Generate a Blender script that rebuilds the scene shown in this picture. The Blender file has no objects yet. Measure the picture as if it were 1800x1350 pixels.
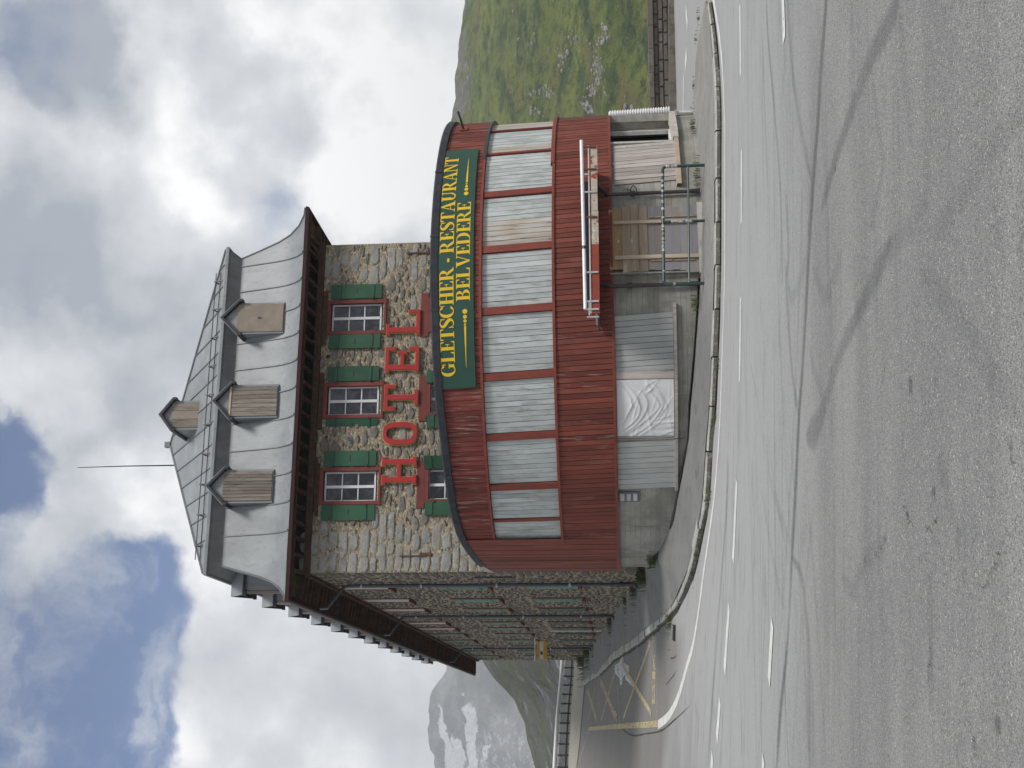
import bpy, bmesh, math, random
import numpy as np
from mathutils import Vector, Matrix

# ------------------------------------------------------------------ camera (the photograph lies on its side: up is towards the left)
EYE = np.array([0, 0, 1.6]); FPX = 2150.0
PITCH = math.atan((1082 - 900) / FPX); ROLL = .021
_c, _s = math.cos(PITCH), math.sin(PITCH)
FW = np.array([0, _c, _s]); U0 = np.array([0, -_s, _c]); X0 = np.array([1.0, 0, 0])
RC = math.cos(ROLL) * X0 - math.sin(ROLL) * U0
UC = math.sin(ROLL) * X0 + math.cos(ROLL) * U0
sc = bpy.context.scene
COL = sc.collection
cam = bpy.data.cameras.new('camera'); camo = bpy.data.objects.new('camera', cam); COL.objects.link(camo)
cam.sensor_fit = 'HORIZONTAL'; cam.sensor_width = 36; cam.lens = 36 * FPX / 1800
cam.clip_start = .1; cam.clip_end = 12000
mx = Matrix.Identity(4)
for i in range(3):
    mx[i][0] = -UC[i]; mx[i][1] = RC[i]; mx[i][2] = -FW[i]; mx[i][3] = EYE[i]
camo.matrix_world = mx
sc.camera = camo

# ------------------------------------------------------------------ light
SUN_EL, SUN_AZ = math.radians(48), math.radians(128)      # azimuth clockwise from +Y: behind the viewer, to the right
SKY = .084
sc.view_settings.view_transform = 'Standard'; sc.view_settings.look = 'None'
sc.view_settings.exposure = 0.58; sc.view_settings.gamma = 1; sc.view_settings.use_curve_mapping = False
sun = bpy.data.lights.new('sun', 'SUN'); suno = bpy.data.objects.new('sun', sun); COL.objects.link(suno)
sun.energy = 2.0; sun.angle = math.radians(15); sun.color = (1, .97, .93)
sd = Vector((math.sin(SUN_AZ) * math.cos(SUN_EL), math.cos(SUN_AZ) * math.cos(SUN_EL), math.sin(SUN_EL)))
suno.rotation_euler = sd.to_track_quat('Z', 'Y').to_euler()
suno.location = (30, -30, 60)

def ray(x, y):
    return FW + (1350 - y - 675) / FPX * RC + (900 - x) / FPX * UC
def unit(v):
    v = np.array(v, float); return v / np.linalg.norm(v)

class NT:
    """small helper round a node tree"""
    def __init__(s, nt):
        s.t = nt; nt.nodes.clear()
    def n(s, kind, **kw):
        o = s.t.nodes.new(kind)
        for k, v in kw.items(): setattr(o, k, v)
        return o
    def l(s, a, b): s.t.links.new(a, b)
    def put(s, sock, v):
        if isinstance(v, bpy.types.NodeSocket): s.l(v, sock)
        elif isinstance(v, (int, float)):
            sock.default_value = v
        else:
            v = tuple(v); d = sock.default_value
            sock.default_value = v if len(v) == len(d) else (*v, 1) if len(d) == 4 else v[:3]
    def math(s, op, a, b=0., c=None, clamp=False):
        o = s.n('ShaderNodeMath', operation=op, use_clamp=clamp)
        s.put(o.inputs[0], a); s.put(o.inputs[1], b)
        if c is not None: s.put(o.inputs[2], c)
        return o.outputs[0]
    def vmath(s, op, a, b=(0, 0, 0)):
        o = s.n('ShaderNodeVectorMath', operation=op)
        s.put(o.inputs[0], a); s.put(o.inputs[1], b)
        return o.outputs['Value'] if op in ('DOT_PRODUCT', 'LENGTH', 'DISTANCE') else o.outputs[0]
    def mix(s, f, a, b, mode='MIX'):
        o = s.n('ShaderNodeMix', data_type='RGBA', blend_type=mode)
        s.put(o.inputs[0], f); s.put(o.inputs[6], a); s.put(o.inputs[7], b)
        return o.outputs[2]
    def step(s, v, lo, hi, a=0., b=1.):
        o = s.n('ShaderNodeMapRange', interpolation_type='SMOOTHSTEP')
        s.put(o.inputs[0], v); s.put(o.inputs[1], lo); s.put(o.inputs[2], hi); s.put(o.inputs[3], a); s.put(o.inputs[4], b)
        return o.outputs[0]
    def noise(s, vec, scale=1., detail=4., rough=.55, dist=0., color=False):
        o = s.n('ShaderNodeTexNoise')
        s.put(o.inputs['Vector'], vec); s.put(o.inputs['Scale'], scale); s.put(o.inputs['Detail'], detail)
        s.put(o.inputs['Roughness'], rough); s.put(o.inputs['Distortion'], dist)
        return o.outputs['Color' if color else 'Fac']
    def vor(s, vec, scale, feature='F1', out='Distance', rnd=1.):
        o = s.n('ShaderNodeTexVoronoi', feature=feature)
        s.put(o.inputs['Vector'], vec); s.put(o.inputs['Scale'], scale); s.put(o.inputs['Randomness'], rnd)
        return o.outputs[out]
    def pos(s, stretch=(1, 1, 1)):
        g = s.n('ShaderNodeNewGeometry').outputs['Position']
        return s.vmath('MULTIPLY', g, stretch) if tuple(stretch) != (1, 1, 1) else g
    def sep(s, v):
        o = s.n('ShaderNodeSeparateXYZ'); s.put(o.inputs[0], v); return o.outputs

# world: Nishita sky behind broken cloud; the cloud is a function of direction only
wd = bpy.data.worlds.new('World'); sc.world = wd; wd.use_nodes = True
W = NT(wd.node_tree)
tc = W.n('ShaderNodeTexCoord').outputs['Generated']
sky = W.n('ShaderNodeTexSky', sky_type='NISHITA', sun_disc=False, sun_elevation=SUN_EL, sun_rotation=SUN_AZ, altitude=2300)
warp = W.vmath('SUBTRACT', W.noise(tc, 7, 6, .6, color=True), (.5, .5, .5))
d1 = W.vmath('NORMALIZE', W.vmath('ADD', tc, W.vmath('MULTIPLY', warp, (.16, .16, .16))))
d2 = W.vmath('NORMALIZE', W.vmath('ADD', tc, W.vmath('MULTIPLY', warp, (.07, .07, .07))))
def blob(vec, x, y, r_in, r_out):
    return W.step(W.vmath('DOT_PRODUCT', vec, tuple(unit(ray(x, y)))), math.cos(r_out), math.cos(r_in))
def addup(l):
    o = l[0]
    for v in l[1:]: o = W.math('ADD', o, v)
    return o
# gaps in the cloud (deep blue at the upper left, thin pale gaps elsewhere)
holes = addup([W.math('MULTIPLY', blob(d1, x, y, a, b), w) for x, y, a, b, w in (
    (130, 1210, .02, .11, 1.35), (70, 1350, .03, .13, 1.35), (-10, 810, .0, .055, 1.35), (200, 1100, .0, .07, 1.1), (190, 1330, .0, .06, .8), (140, 1085, .0, .04, -.9), (208, 1265, .0, .03, -.8), (70, 1010, .0, .045, -.7), (20, 1290, .0, .05, -.45),
    (-60, 1100, .02, .13, 1.0), (100, 130, .0, .07, .45), (455, 250, .0, .07, .45), (500, 390, .0, .06, .65), (440, 120, .0, .07, .42), (0, 60, .0, .06, .35), (-260, 700, .02, .2, .8), (300, -600, .05, .3, .7))])
n1 = W.noise(d2, 5.5, 9, .58)
n0 = W.noise(W.vmath('ADD', d2, (1.3, 4.1, .2)), 13, 9, .62)
gap = W.step(addup([W.math('MULTIPLY', holes, .72), W.math('MULTIPLY', W.math('SUBTRACT', n1, .5), 2.2), W.math('MULTIPLY', W.math('SUBTRACT', n0, .5), 1.1)]), .22, 1.12)
n2 = W.noise(W.vmath('ADD', d2, (3.1, .7, 1.9)), 5.2, 9, .56)
n3 = W.noise(W.vmath('ADD', tc, (7.1, 2.7, .9)), 11, 7, .55)
shade = addup([W.math('SUBTRACT', n2, .015), W.math('MULTIPLY', W.math('SUBTRACT', n3, .5), .75)] + [W.math('MULTIPLY', blob(d1, x, y, 0, r), w) for x, y, r, w in (
    (200, 240, .13, .2), (330, 1180, .12, .22), (95, 610, .07, .16), (620, 150, .2, .22), (560, 330, .1, .12), (330, 900, .1, .12), (700, 1250, .12, .1),
    (250, 480, .14, -.12), (420, 620, .1, -.12), (520, 1250, .1, -.08), (40, 420, .1, -.14), (450, 200, .08, -.26), (440, 330, .06, -.12), (300, 60, .1, -.1), (130, 130, .06, -.34), (10, 90, .06, -.2))])
ramp = W.n('ShaderNodeValToRGB'); W.l(shade, ramp.inputs[0])
el = ramp.color_ramp.elements
el[0].position = .26; el[0].color = (.33, .36, .42, 1)
el[1].position = .80; el[1].color = (1.02, 1.02, 1.03, 1)
e = el.new(.45); e.color = (.52, .545, .59, 1)
e = el.new(.62); e.color = (.68, .70, .735, 1)
cloud = W.vmath('MULTIPLY', ramp.outputs[0], (9.1, 9.1, 9.05))
bg = W.n('ShaderNodeBackground'); W.put(bg.inputs['Strength'], SKY)
veil = W.step(W.noise(W.vmath('MULTIPLY', W.vmath('ADD', d1, (2.2, .3, 5.)), (1., 1., 1.7)), 7.5, 9, .62), .46, .74, 1., .30)
gap = W.math('MULTIPLY', gap, veil)
blue = W.vmath('MULTIPLY', sky.outputs[0], (.66, .76, .92))
W.l(W.mix(gap, cloud, blue), bg.inputs['Color'])
W.l(bg.outputs[0], W.n('ShaderNodeOutputWorld').inputs[0])

# ------------------------------------------------------------------ geometry of the place: the ground, the hotel frame, the round annexe
TH = math.radians(16)
E1 = np.array([math.cos(TH), math.sin(TH), 0]); E2 = np.array([-math.sin(TH), math.cos(TH), 0])
C0 = np.array([-5.77, 37.5, 0])
HW, HL = 11.0, 47.0
DC = np.array([1.07, 34.9]); RX, RY = 6.38, 5.5
def hit_plane(x, y, p0, n):
    r = ray(x, y); t = ((np.array(p0) - EYE) @ n) / (r @ n); return EYE + t * r
def front(x, y, b=0):
    p = hit_plane(x, y, C0 + b * E2, E2); return float((p - C0) @ E1), float(p[2])
def hit_drum(x, y, dr=0):
    r = ray(x, y); A, B = RX + dr, RY + dr
    ox, oy = (EYE[0] - DC[0]) / A, (EYE[1] - DC[1]) / B; dx, dy = r[0] / A, r[1] / B
    a = dx * dx + dy * dy; b = 2 * (ox * dx + oy * dy); c = ox * ox + oy * oy - 1
    t = (-b - math.sqrt(max(b * b - 4 * a * c, 0))) / (2 * a); p = EYE + t * r
    return math.atan2((p[0] - DC[0]) / A, -(p[1] - DC[1]) / B), float(p[2])
def drum(phi, z, off=0., local=True):
    """a point on the annexe's oval wall, OFF metres outside it; the wall leans in a little towards the top"""
    n = np.array([math.sin(phi) / RX, -math.cos(phi) / RY]); n /= np.linalg.norm(n)
    k = off - .022 * (z - 1.65)
    p = np.array([RX * math.sin(phi), -RY * math.cos(phi)]) + n * k
    if not local: p = p + DC
    return Vector((p[0], p[1], z))
def drum_rot(phi):
    return math.atan2(math.sin(phi) / RX, math.cos(phi) / RY)
_PH = np.linspace(-2.6, 2.9, 2201)
_AS = np.concatenate([[0], np.cumsum(np.hypot(np.diff(RX * np.sin(_PH)), np.diff(RY * np.cos(_PH))))])
_AS -= np.interp(0, _PH, _AS)
def arc(phi): return float(np.interp(phi, _PH, _AS))
def phi_at(s): return float(np.interp(s, _AS, _PH))

BASE_PHI = [(-1.6, .8), (-1.4, .8), (-1.17, .72), (-.97, .36), (-.56, .05), (-.4, -.13), (-.26, -.16), (-.05, -.3), (.34, -.52), (.55, -.58), (.99, -.59), (1.4, -.62), (2.6, -.7)]
def drum_base(phi):
    return float(np.interp(phi, [p[0] for p in BASE_PHI], [p[1] for p in BASE_PHI]))
def side_base(b): return .86 + .073 * b

# road surface: a thin plate through heights read off the place
CTRL = [(0, -14, 0.1), (0, 0, 0), (-12, 0, .1), (12, 0, 0), (0, 8, -.12), (-9, 14, -.05), (9, 14, -.3), (25, 0, -.2), (-25, 0, .3), (40, 20, -.9),
        (-40, 20, 1.6), (-40, 60, 4.6), (-22.4, 84, 5.1), (-24.7, 80, 5.17), (-20.7, 88, 5.0), (-31, 79, 5.8), (-19.6, 79, 4.05), (-14, 60, 2.35), (-7.6, 37.2, .47), (-6.0, 31.4, .16), (-16, 40, 1.1),
        (-4.6, 29.3, -.1), (-2.2, 27.7, -.36), (0.5, 26.8, -.58), (2.6, 26.5, -.74), (5.8, 27, -.86), (7.6, 28, -.9), (9.1, 29, -.88),
        (10, 38, -.95), (15, 48, -1.05), (28, 47, -1.1), (5, 48, -.9), (1, 35, -.6), (-5.7, 37.6, .6), (-10, 52, 1.7), (-18.5, 83, 4.1), (0, 60, .5), (0, 85, 2.5), (40, 50, -1.4), (-20, 25, .7)]
_P = np.array(CTRL, float)
def _U(r2): return np.where(r2 > 1e-9, r2 * np.log(np.maximum(r2, 1e-9)), 0)
_n = len(_P); _K = _U(((_P[:, None, :2] - _P[None, :, :2]) ** 2).sum(-1)) + np.eye(_n) * 6.0
_Q = np.hstack([np.ones((_n, 1)), _P[:, :2]])
_A = np.block([[_K, _Q], [_Q.T, np.zeros((3, 3))]])
_W = np.linalg.solve(_A, np.concatenate([_P[:, 2], np.zeros(3)]))
def road_z(X, Y):
    X = np.asarray(X, float); Y = np.asarray(Y, float)
    r2 = (X[..., None] - _P[:, 0]) ** 2 + (Y[..., None] - _P[:, 1]) ** 2
    return _U(r2) @ _W[:_n] + _W[_n] + _W[_n + 1] * X + _W[_n + 2] * Y
_T = np.concatenate([np.linspace(2, 30, 400), np.linspace(30.1, 130, 500)])
def hit_ground(x, y, up=0.):
    r = ray(x, y); p = EYE + _T[:, None] * r
    dz = p[:, 2] - road_z(p[:, 0], p[:, 1]) - up
    i = np.argmax(dz < 0)
    if not (dz < 0).any(): i = len(_T) - 1
    t = _T[i - 1] + (_T[i] - _T[i - 1]) * dz[i - 1] / (dz[i - 1] - dz[i])
    q = EYE + t * r; return np.array([q[0], q[1]])

# ------------------------------------------------------------------ mesh and object helpers
class MB:
    """collects faces and links them as one mesh object"""
    def __init__(s): s.v = []; s.f = []; s.sm = False
    def add(s, vs, fs):
        k = len(s.v); s.v += [tuple(map(float, p)) for p in vs]; s.f += [tuple(k + i for i in f) for f in fs]; return s
    def box(s, c, size, rz=0., m=None):
        hx, hy, hz = size[0] / 2, size[1] / 2, size[2] / 2
        vs = [Vector((x, y, z)) for x in (-hx, hx) for y in (-hy, hy) for z in (-hz, hz)]
        if m is not None: vs = [m @ v for v in vs]
        elif rz: vs = [Matrix.Rotation(rz, 3, 'Z') @ v for v in vs]
        c = Vector(c); vs = [v + c for v in vs]
        return s.add(vs, [(0, 1, 3, 2), (4, 6, 7, 5), (0, 4, 5, 1), (2, 3, 7, 6), (0, 2, 6, 4), (1, 5, 7, 3)])
    def bx(s, x0, x1, y0, y1, z0, z1):
        return s.box(((x0 + x1) / 2, (y0 + y1) / 2, (z0 + z1) / 2), (abs(x1 - x0), abs(y1 - y0), abs(z1 - z0)))
    def bar(s, a, b, w, h=None, up=(0, 0, 1)):
        """square bar from a to b, W across and H along UP"""
        a, b = Vector(a), Vector(b); d = (b - a).normalized(); u = Vector(up)
        u = (u - d * u.dot(d)); u = u.normalized() if u.length > 1e-4 else d.orthogonal().normalized()
        r = d.cross(u); h = w if h is None else h
        q = [r * (i * w / 2) + u * (j * h / 2) for i, j in ((-1, -1), (1, -1), (1, 1), (-1, 1))]
        return s.add([a + k for k in q] + [b + k for k in q], [(3, 2, 1, 0), (4, 5, 6, 7), (0, 1, 5, 4), (1, 2, 6, 5), (2, 3, 7, 6), (3, 0, 4, 7)])
    def tube(s, pts, r, n=8, cap=True):
        pts = [Vector(p) for p in pts]; rr = r if isinstance(r, (list, tuple)) else [r] * len(pts)
        vs = []; u = None
        for i, p in enumerate(pts):
            d = (pts[min(i + 1, len(pts) - 1)] - pts[max(i - 1, 0)]).normalized()
            u = d.orthogonal().normalized() if u is None else (u - d * u.dot(d)).normalized()
            w = d.cross(u)
            vs += [p + (u * math.cos(2 * math.pi * k / n) + w * math.sin(2 * math.pi * k / n)) * rr[i] for k in range(n)]
        fs = [(i * n + k, i * n + (k + 1) % n, (i + 1) * n + (k + 1) % n, (i + 1) * n + k) for i in range(len(pts) - 1) for k in range(n)]
        if cap: fs += [tuple(range(n))[::-1], tuple(range((len(pts) - 1) * n, len(pts) * n))]
        s.sm = True
        return s.add(vs, fs)
    def prism(s, poly, fn, d0, d1):
        """polygon in (u,v) extruded from depth d0 (back) to d1 (front); fn(u,v,d) gives the point"""
        n = len(poly)
        vs = [fn(u, v, d0) for u, v in poly] + [fn(u, v, d1) for u, v in poly]
        return s.add(vs, [tuple(range(n))[::-1], tuple(range(n, 2 * n))] + [(i, (i + 1) % n, n + (i + 1) % n, n + i) for i in range(n)])
    def grid(s, rows, close=False):
        k = len(s.v); m = len(rows[0])
        fs = [(i * m + j, i * m + (j + 1) % m, (i + 1) * m + (j + 1) % m, (i + 1) * m + j) for i in range(len(rows) - 1) for j in range(m if close else m - 1)]
        return s.add([p for r in rows for p in r], fs)
    def mesh(s, name, mat):
        me = bpy.data.meshes.new(name); me.from_pydata(s.v, [], s.f)
        if mat: me.materials.append(mat)
        bm = bmesh.new(); bm.from_mesh(me); bmesh.ops.recalc_face_normals(bm, faces=bm.faces[:]); bm.to_mesh(me); bm.free()
        if s.sm:
            me.polygons.foreach_set('use_smooth', [len(p.vertices) == 4 for p in me.polygons])
            try: me.set_sharp_from_angle(angle=math.radians(40))
            except Exception: pass
        me.update(); return me
    def build(s, name, mat, parent=None, **kw):
        return link(name, s.mesh(name, mat), parent, **kw)
def link(name, me, parent=None, loc=None, rz=0., scale=None, **kw):
    o = bpy.data.objects.new(name, me); COL.objects.link(o)
    if parent is not None: o.parent = parent
    if loc is not None: o.location = loc
    if rz: o.rotation_euler = (0, 0, rz)
    if scale is not None: o.scale = scale
    for k, v in kw.items(): o[k] = v
    return o
def thing(name, label, cat, loc=(0, 0, 0), rz=0., group=None):
    o = bpy.data.objects.new(name, None); COL.objects.link(o); o.location = loc; o.rotation_euler = (0, 0, rz)
    o['label'] = label; o['category'] = cat
    if group: o['group'] = group
    o.empty_display_size = .2
    return o
def heightmesh(name, xs, ys, fz, mat, keep=None, smooth=True, **kw):
    X, Y = np.meshgrid(xs, ys); Z = fz(X, Y)
    v = np.stack([X, Y, Z], -1).reshape(-1, 3); nx = len(xs); f = []
    for j in range(len(ys) - 1):
        for i in range(nx - 1):
            if keep is None or keep((xs[i] + xs[i + 1]) / 2, (ys[j] + ys[j + 1]) / 2):
                a = j * nx + i; f.append((a, a + 1, a + nx + 1, a + nx))
    me = bpy.data.meshes.new(name); me.from_pydata(v.tolist(), [], f); me.materials.append(mat)
    if smooth: me.polygons.foreach_set('use_smooth', [True] * len(f))
    me.update(); return link(name, me, None, **kw)

# ------------------------------------------------------------------ materials
def new_mat(name):
    m = bpy.data.materials.new(name); m.use_nodes = True
    N = NT(m.node_tree); b = N.n('ShaderNodeBsdfPrincipled'); o = N.n('ShaderNodeOutputMaterial'); N.l(b.outputs[0], o.inputs[0])
    return m, N, b, o
def bump(N, b, h, strength=.5, dist=.01, prev=None):
    k = N.n('ShaderNodeBump'); N.put(k.inputs['Strength'], strength); N.put(k.inputs['Distance'], dist); N.put(k.inputs['Height'], h)
    if prev is not None: N.l(prev, k.inputs['Normal'])
    N.l(k.outputs[0], b.inputs['Normal']); return k.outputs[0]
def mat(name, col, col2=None, scale=3., stretch=(1, 1, 1), rough=.75, metal=0., rnd=.0, wear=(), bmp=None, spec=.35, lo=.35, hi=.65):
    """a painted or raw surface: two tones in noise, any number of wear layers (colour, scale, stretch, from, to), tone that differs per piece, fine relief"""
    m, N, b, o = new_mat(name)
    oi = N.n('ShaderNodeObjectInfo').outputs['Random'] if rnd else None
    def P(st):
        p = N.pos(st)
        if oi is not None:
            cmb = N.n('ShaderNodeCombineXYZ'); N.put(cmb.inputs[0], N.math('MULTIPLY', oi, 37.)); N.put(cmb.inputs[2], N.math('MULTIPLY', oi, 91.)); p = N.vmath('ADD', p, cmb.outputs[0])
        return p
    c = N.mix(N.step(N.noise(P(stretch), scale, 6, .6), lo, hi), col, col2 or tuple(k * .8 for k in col))
    if oi is not None:
        f = N.math('ADD', N.math('MULTIPLY', oi, 2 * rnd), 1 - rnd)
        c = N.mix(1., c, N.vmath('MULTIPLY', (1, 1, 1), (1, 1, 1)), 'MULTIPLY') if False else N.vmath('MULTIPLY', c, f)
    for wc, ws, wst, w0, w1 in wear:
        c = N.mix(N.step(N.noise(P(wst), ws, 8, .62), w0, w1), c, wc)
    N.l(c, b.inputs['Base Color']); N.put(b.inputs['Roughness'], rough); N.put(b.inputs['Metallic'], metal); N.put(b.inputs['Specular IOR Level'], spec)
    if bmp: bump(N, b, N.noise(P(bmp[1]), bmp[0], 5, .6), bmp[2], bmp[3])
    return m
VERT = (1, 1, .07)
M = {}
M['red'] = mat('red painted cladding', (.168, .040, .024), (.124, .029, .0185), 9, VERT, .7, rnd=.28, wear=[((.27, .16, .13), 26, VERT, .66, .76), ((.075, .022, .018), 14, VERT, .58, .70), ((.19, .06, .045), 1.6, (1, 1, .5), .52, .68)], bmp=(40, VERT, .35, .01))
M['red_worn'] = mat('weathered red cladding', (.165, .035, .027), (.125, .028, .022), 9, VERT, .8, rnd=.28, wear=[((.25, .17, .145), 20, VERT, .52, .68), ((.12, .10, .09), 14, VERT, .70, .80)], bmp=(40, VERT, .5, .01))
M['red_trim'] = mat('red painted trim', (.195, .042, .026), (.155, .032, .021), 6, (1, 1, .3), .6, rnd=.08, wear=[((.36, .27, .24), 30, VERT, .70, .76)], bmp=(50, VERT, .2, .01))
M['white_board'] = mat('pale painted boards', (.43, .465, .455), (.37, .40, .395), 5, (1, 1, .25), .75, rnd=.10, wear=[((.24, .235, .215), 13, (1, 1, .1), .54, .68), ((.29, .305, .30), 2.2, (1, 1, .5), .48, .66), ((.17, .16, .15), 30, (1, 1, .25), .70, .74), ((.40, .36, .31), 2.2, (1, 1, .3), .70, .80)], bmp=(40, VERT, .3, .01))
M['bare_board'] = mat('bare weathered boards', (.36, .30, .24), (.44, .43, .40), 7, (1, 1, .15), .85, rnd=.15, wear=[((.17, .14, .11), 16, VERT, .58, .68)], bmp=(40, VERT, .5, .01))
M['grey_board'] = mat('grey painted boards', (.37, .385, .37), (.31, .32, .31), 4, (1, 1, .2), .75, rnd=.06, wear=[((.22, .21, .2), 25, VERT, .68, .74)], bmp=(40, VERT, .3, .01))
M['old_wood'] = mat('silvered old wood', (.40, .365, .34), (.30, .27, .25), 12, VERT, .85, rnd=.2, wear=[((.12, .10, .085), 34, VERT, .62, .70)], bmp=(60, VERT, .7, .012))
M['dormer_wood'] = mat('brown weathered dormer boards', (.235, .205, .172), (.16, .138, .115), 14, VERT, .85, rnd=.25, wear=[((.065, .05, .04), 30, VERT, .56, .66), ((.38, .33, .27), 9, VERT, .64, .78)], bmp=(60, VERT, .7, .012))
M['board_brown'] = mat('brown chipboard', (.26, .215, .17), (.21, .18, .145), 3, (1, 1, 1), .85, rnd=.05, bmp=(60, (1, 1, 1), .15, .005))
M['ply'] = mat('ochre plywood', (.33, .225, .115), (.27, .18, .095), 9, (.2, .2, 1), .8, rnd=.05, wear=[((.16, .09, .045), 22, (.3, .3, 1), .66, .74)])
M['plank_raw'] = mat('raw brown planks', (.30, .24, .18), (.225, .18, .138), 9, (.12, .12, 1), .85, rnd=.16, wear=[((.11, .075, .05), 12, (.4, .4, 1), .68, .74), ((.42, .37, .3), 5, (.2, .2, 1), .6, .75)], bmp=(40, (.12, .12, 1), .4, .008))
M['plank_blue'] = mat('blue grey planks', (.20, .20, .225), (.245, .22, .2), 6, (.15, .15, 1), .85, rnd=.22, wear=[((.27, .19, .14), 9, (.3, .3, 1), .62, .72)], bmp=(40, (.12, .12, 1), .4, .008))
M['batten'] = mat('raw batten', (.45, .375, .285), (.37, .30, .225), 10, VERT, .85, rnd=.08, wear=[((.22, .15, .1), 25, VERT, .68, .76)], bmp=(50, VERT, .3, .008))
M['dark_wood'] = mat('dark brown eaves timber', (.045, .024, .016), (.085, .044, .026), 5, (1, 1, 1), .85, rnd=.25, wear=[((.16, .12, .09), 14, (1, 1, .4), .68, .78)], bmp=(30, (1, 1, .3), .4, .01))
M['soffit'] = mat('eaves boarding', (.13, .082, .045), (.075, .046, .03), 3, (1, 1, 1), .85, bmp=(20, (1, 1, 1), .3, .01))
M['gutter'] = mat('dark red gutter', (.050, .013, .013), (.026, .010, .010), 4, (1, 1, 1), .5, wear=[((.03, .02, .02), 5, (1, 1, 1), .6, .75)])
M['zinc'] = mat('grey sheet roof', (.225, .24, .248), (.18, .193, .20), 1.3, (1, 1, .35), .5, rnd=.07, spec=.5, wear=[((.135, .14, .143), 5, (1.6, 1.6, .12), .54, .72), ((.29, .30, .30), 1.3, (1, 1, .6), .60, .74), ((.10, .104, .107), 11, (1.5, 1.5, .10), .64, .74)], bmp=(1.6, (1, 1, 1), .25, .05))
M['zinc_dark'] = mat('dark zinc', (.16, .167, .17), (.12, .125, .13), 3, (1, 1, .3), .55, rnd=.05, spec=.5)
M['seam'] = mat('roof seams', (.15, .157, .16), (.11, .115, .12), 3, (1, 1, 1), .5, spec=.5)
M['iron'] = mat('dark iron', (.032, .032, .036), (.022, .022, .024), 8, (1, 1, 1), .5, spec=.5)
M['pipe'] = mat('dark blue grey pipe', (.035, .042, .055), (.05, .056, .07), 5, (1, 1, .3), .4, spec=.5)
M['brown_pipe'] = mat('dark brown pipe', (.03, .022, .024), (.045, .03, .03), 5, (1, 1, .3), .4, spec=.5)
M['galv'] = mat('galvanised steel', (.42, .43, .44), (.33, .335, .34), 5, (1, 1, 1), .45, metal=.25, spec=.5)
M['green'] = mat('green shutters', (.016, .075, .036), (.012, .058, .029), 4, (1, 1, .3), .55, rnd=.14, bmp=(30, VERT, .15, .006))
M['green_pale'] = mat('faded green shutters', (.10, .185, .125), (.08, .15, .10), 4, (1, 1, .3), .65, rnd=.2)
M['frame_red'] = mat('red window frames', (.155, .032, .024), (.12, .025, .019), 5, (1, 1, .4), .65, rnd=.1, wear=[((.30, .2, .17), 20, (1, 1, .4), .70, .78)])
M['frame_white'] = mat('white window bars', (.60, .61, .62), (.50, .51, .52), 5, (1, 1, .4), .5, rnd=.05)
M['sign_green'] = mat('dark green sign board', (.017, .062, .043), (.015, .055, .038), 2, (1, 1, 1), .5)
M['gold'] = mat('yellow lettering', (.66, .44, .02), (.60, .39, .02), 4, (1, 1, 1), .55)
M['letter_red'] = mat('red letters', (.33, .016, .018), (.28, .014, .016), 4, (1, 1, 1), .5)
M['letter_edge'] = mat('gold letter edges', (.60, .36, .08), (.5, .3, .06), 4, (1, 1, 1), .5)
M['bitumen'] = mat('black roof edge', (.016, .018, .026), (.03, .032, .04), 5, (1, 1, 1), .55)
M['pale_trim'] = mat('pale timber trim', (.45, .43, .39), (.36, .345, .315), 6, (1, 1, 1), .75, rnd=.1, wear=[((.2, .18, .15), 20, (.4, .4, 1), .68, .76)])
M['white_pipe'] = mat('white painted tube', (.74, .74, .76), (.66, .66, .68), 5, (1, 1, 1), .4)
M['peeled'] = mat('peeling red fascia', (.24, .045, .03), (.19, .036, .025), 4, (1, 1, 1), .75)
M['peeled_bare'] = mat('fascia with its paint gone', (.42, .37, .31), (.34, .30, .25), 5, (1, 1, .4), .8, wear=[((.25, .05, .035), 3.2, (1, 1, 1), .56, .60), ((.55, .54, .5), 6, (1, 1, 1), .62, .68)])
M['navy'] = mat('dark felt', (.035, .028, .055), (.055, .045, .06), 5, (1, 1, 1), .8)
M['rust'] = mat('rusty iron', (.14, .06, .03), (.05, .035, .03), 8, (1, 1, 1), .85)
M['rail_green'] = mat('dark green rail paint', (.012, .042, .04), (.018, .05, .045), 8, (1, 1, 1), .35, spec=.5)
M['sticker'] = mat('stickers', (.62, .62, .58), (.05, .06, .07), 55, (1, 1, 1), .5, rnd=.3, lo=.45, hi=.55, wear=[((.5, .2, .14), 30, (1, 1, 1), .60, .63), ((.5, .5, .2), 27, (1, 1, 1), .66, .68)])
M['yellow'] = mat('yellow sign', (.55, .30, .02), (.5, .27, .02), 3, (1, 1, 1), .5)
M['white_sheet'] = mat('white plastic sheet', (.60, .61, .61), (.54, .55, .55), 2, (1, 1, 1), .45)
M['blue_vent'] = mat('blue grey vent', (.12, .145, .18), (.09, .11, .14), 4, (1, 1, 1), .5)
M['cream'] = mat('faded cream window lining', (.42, .415, .38), (.34, .33, .3), 3, (1, 1, .5), .7, rnd=.1)
M['white_frame'] = mat('white window frame', (.62, .62, .59), (.5, .5, .47), 6, (1, 1, 1), .6)

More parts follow.
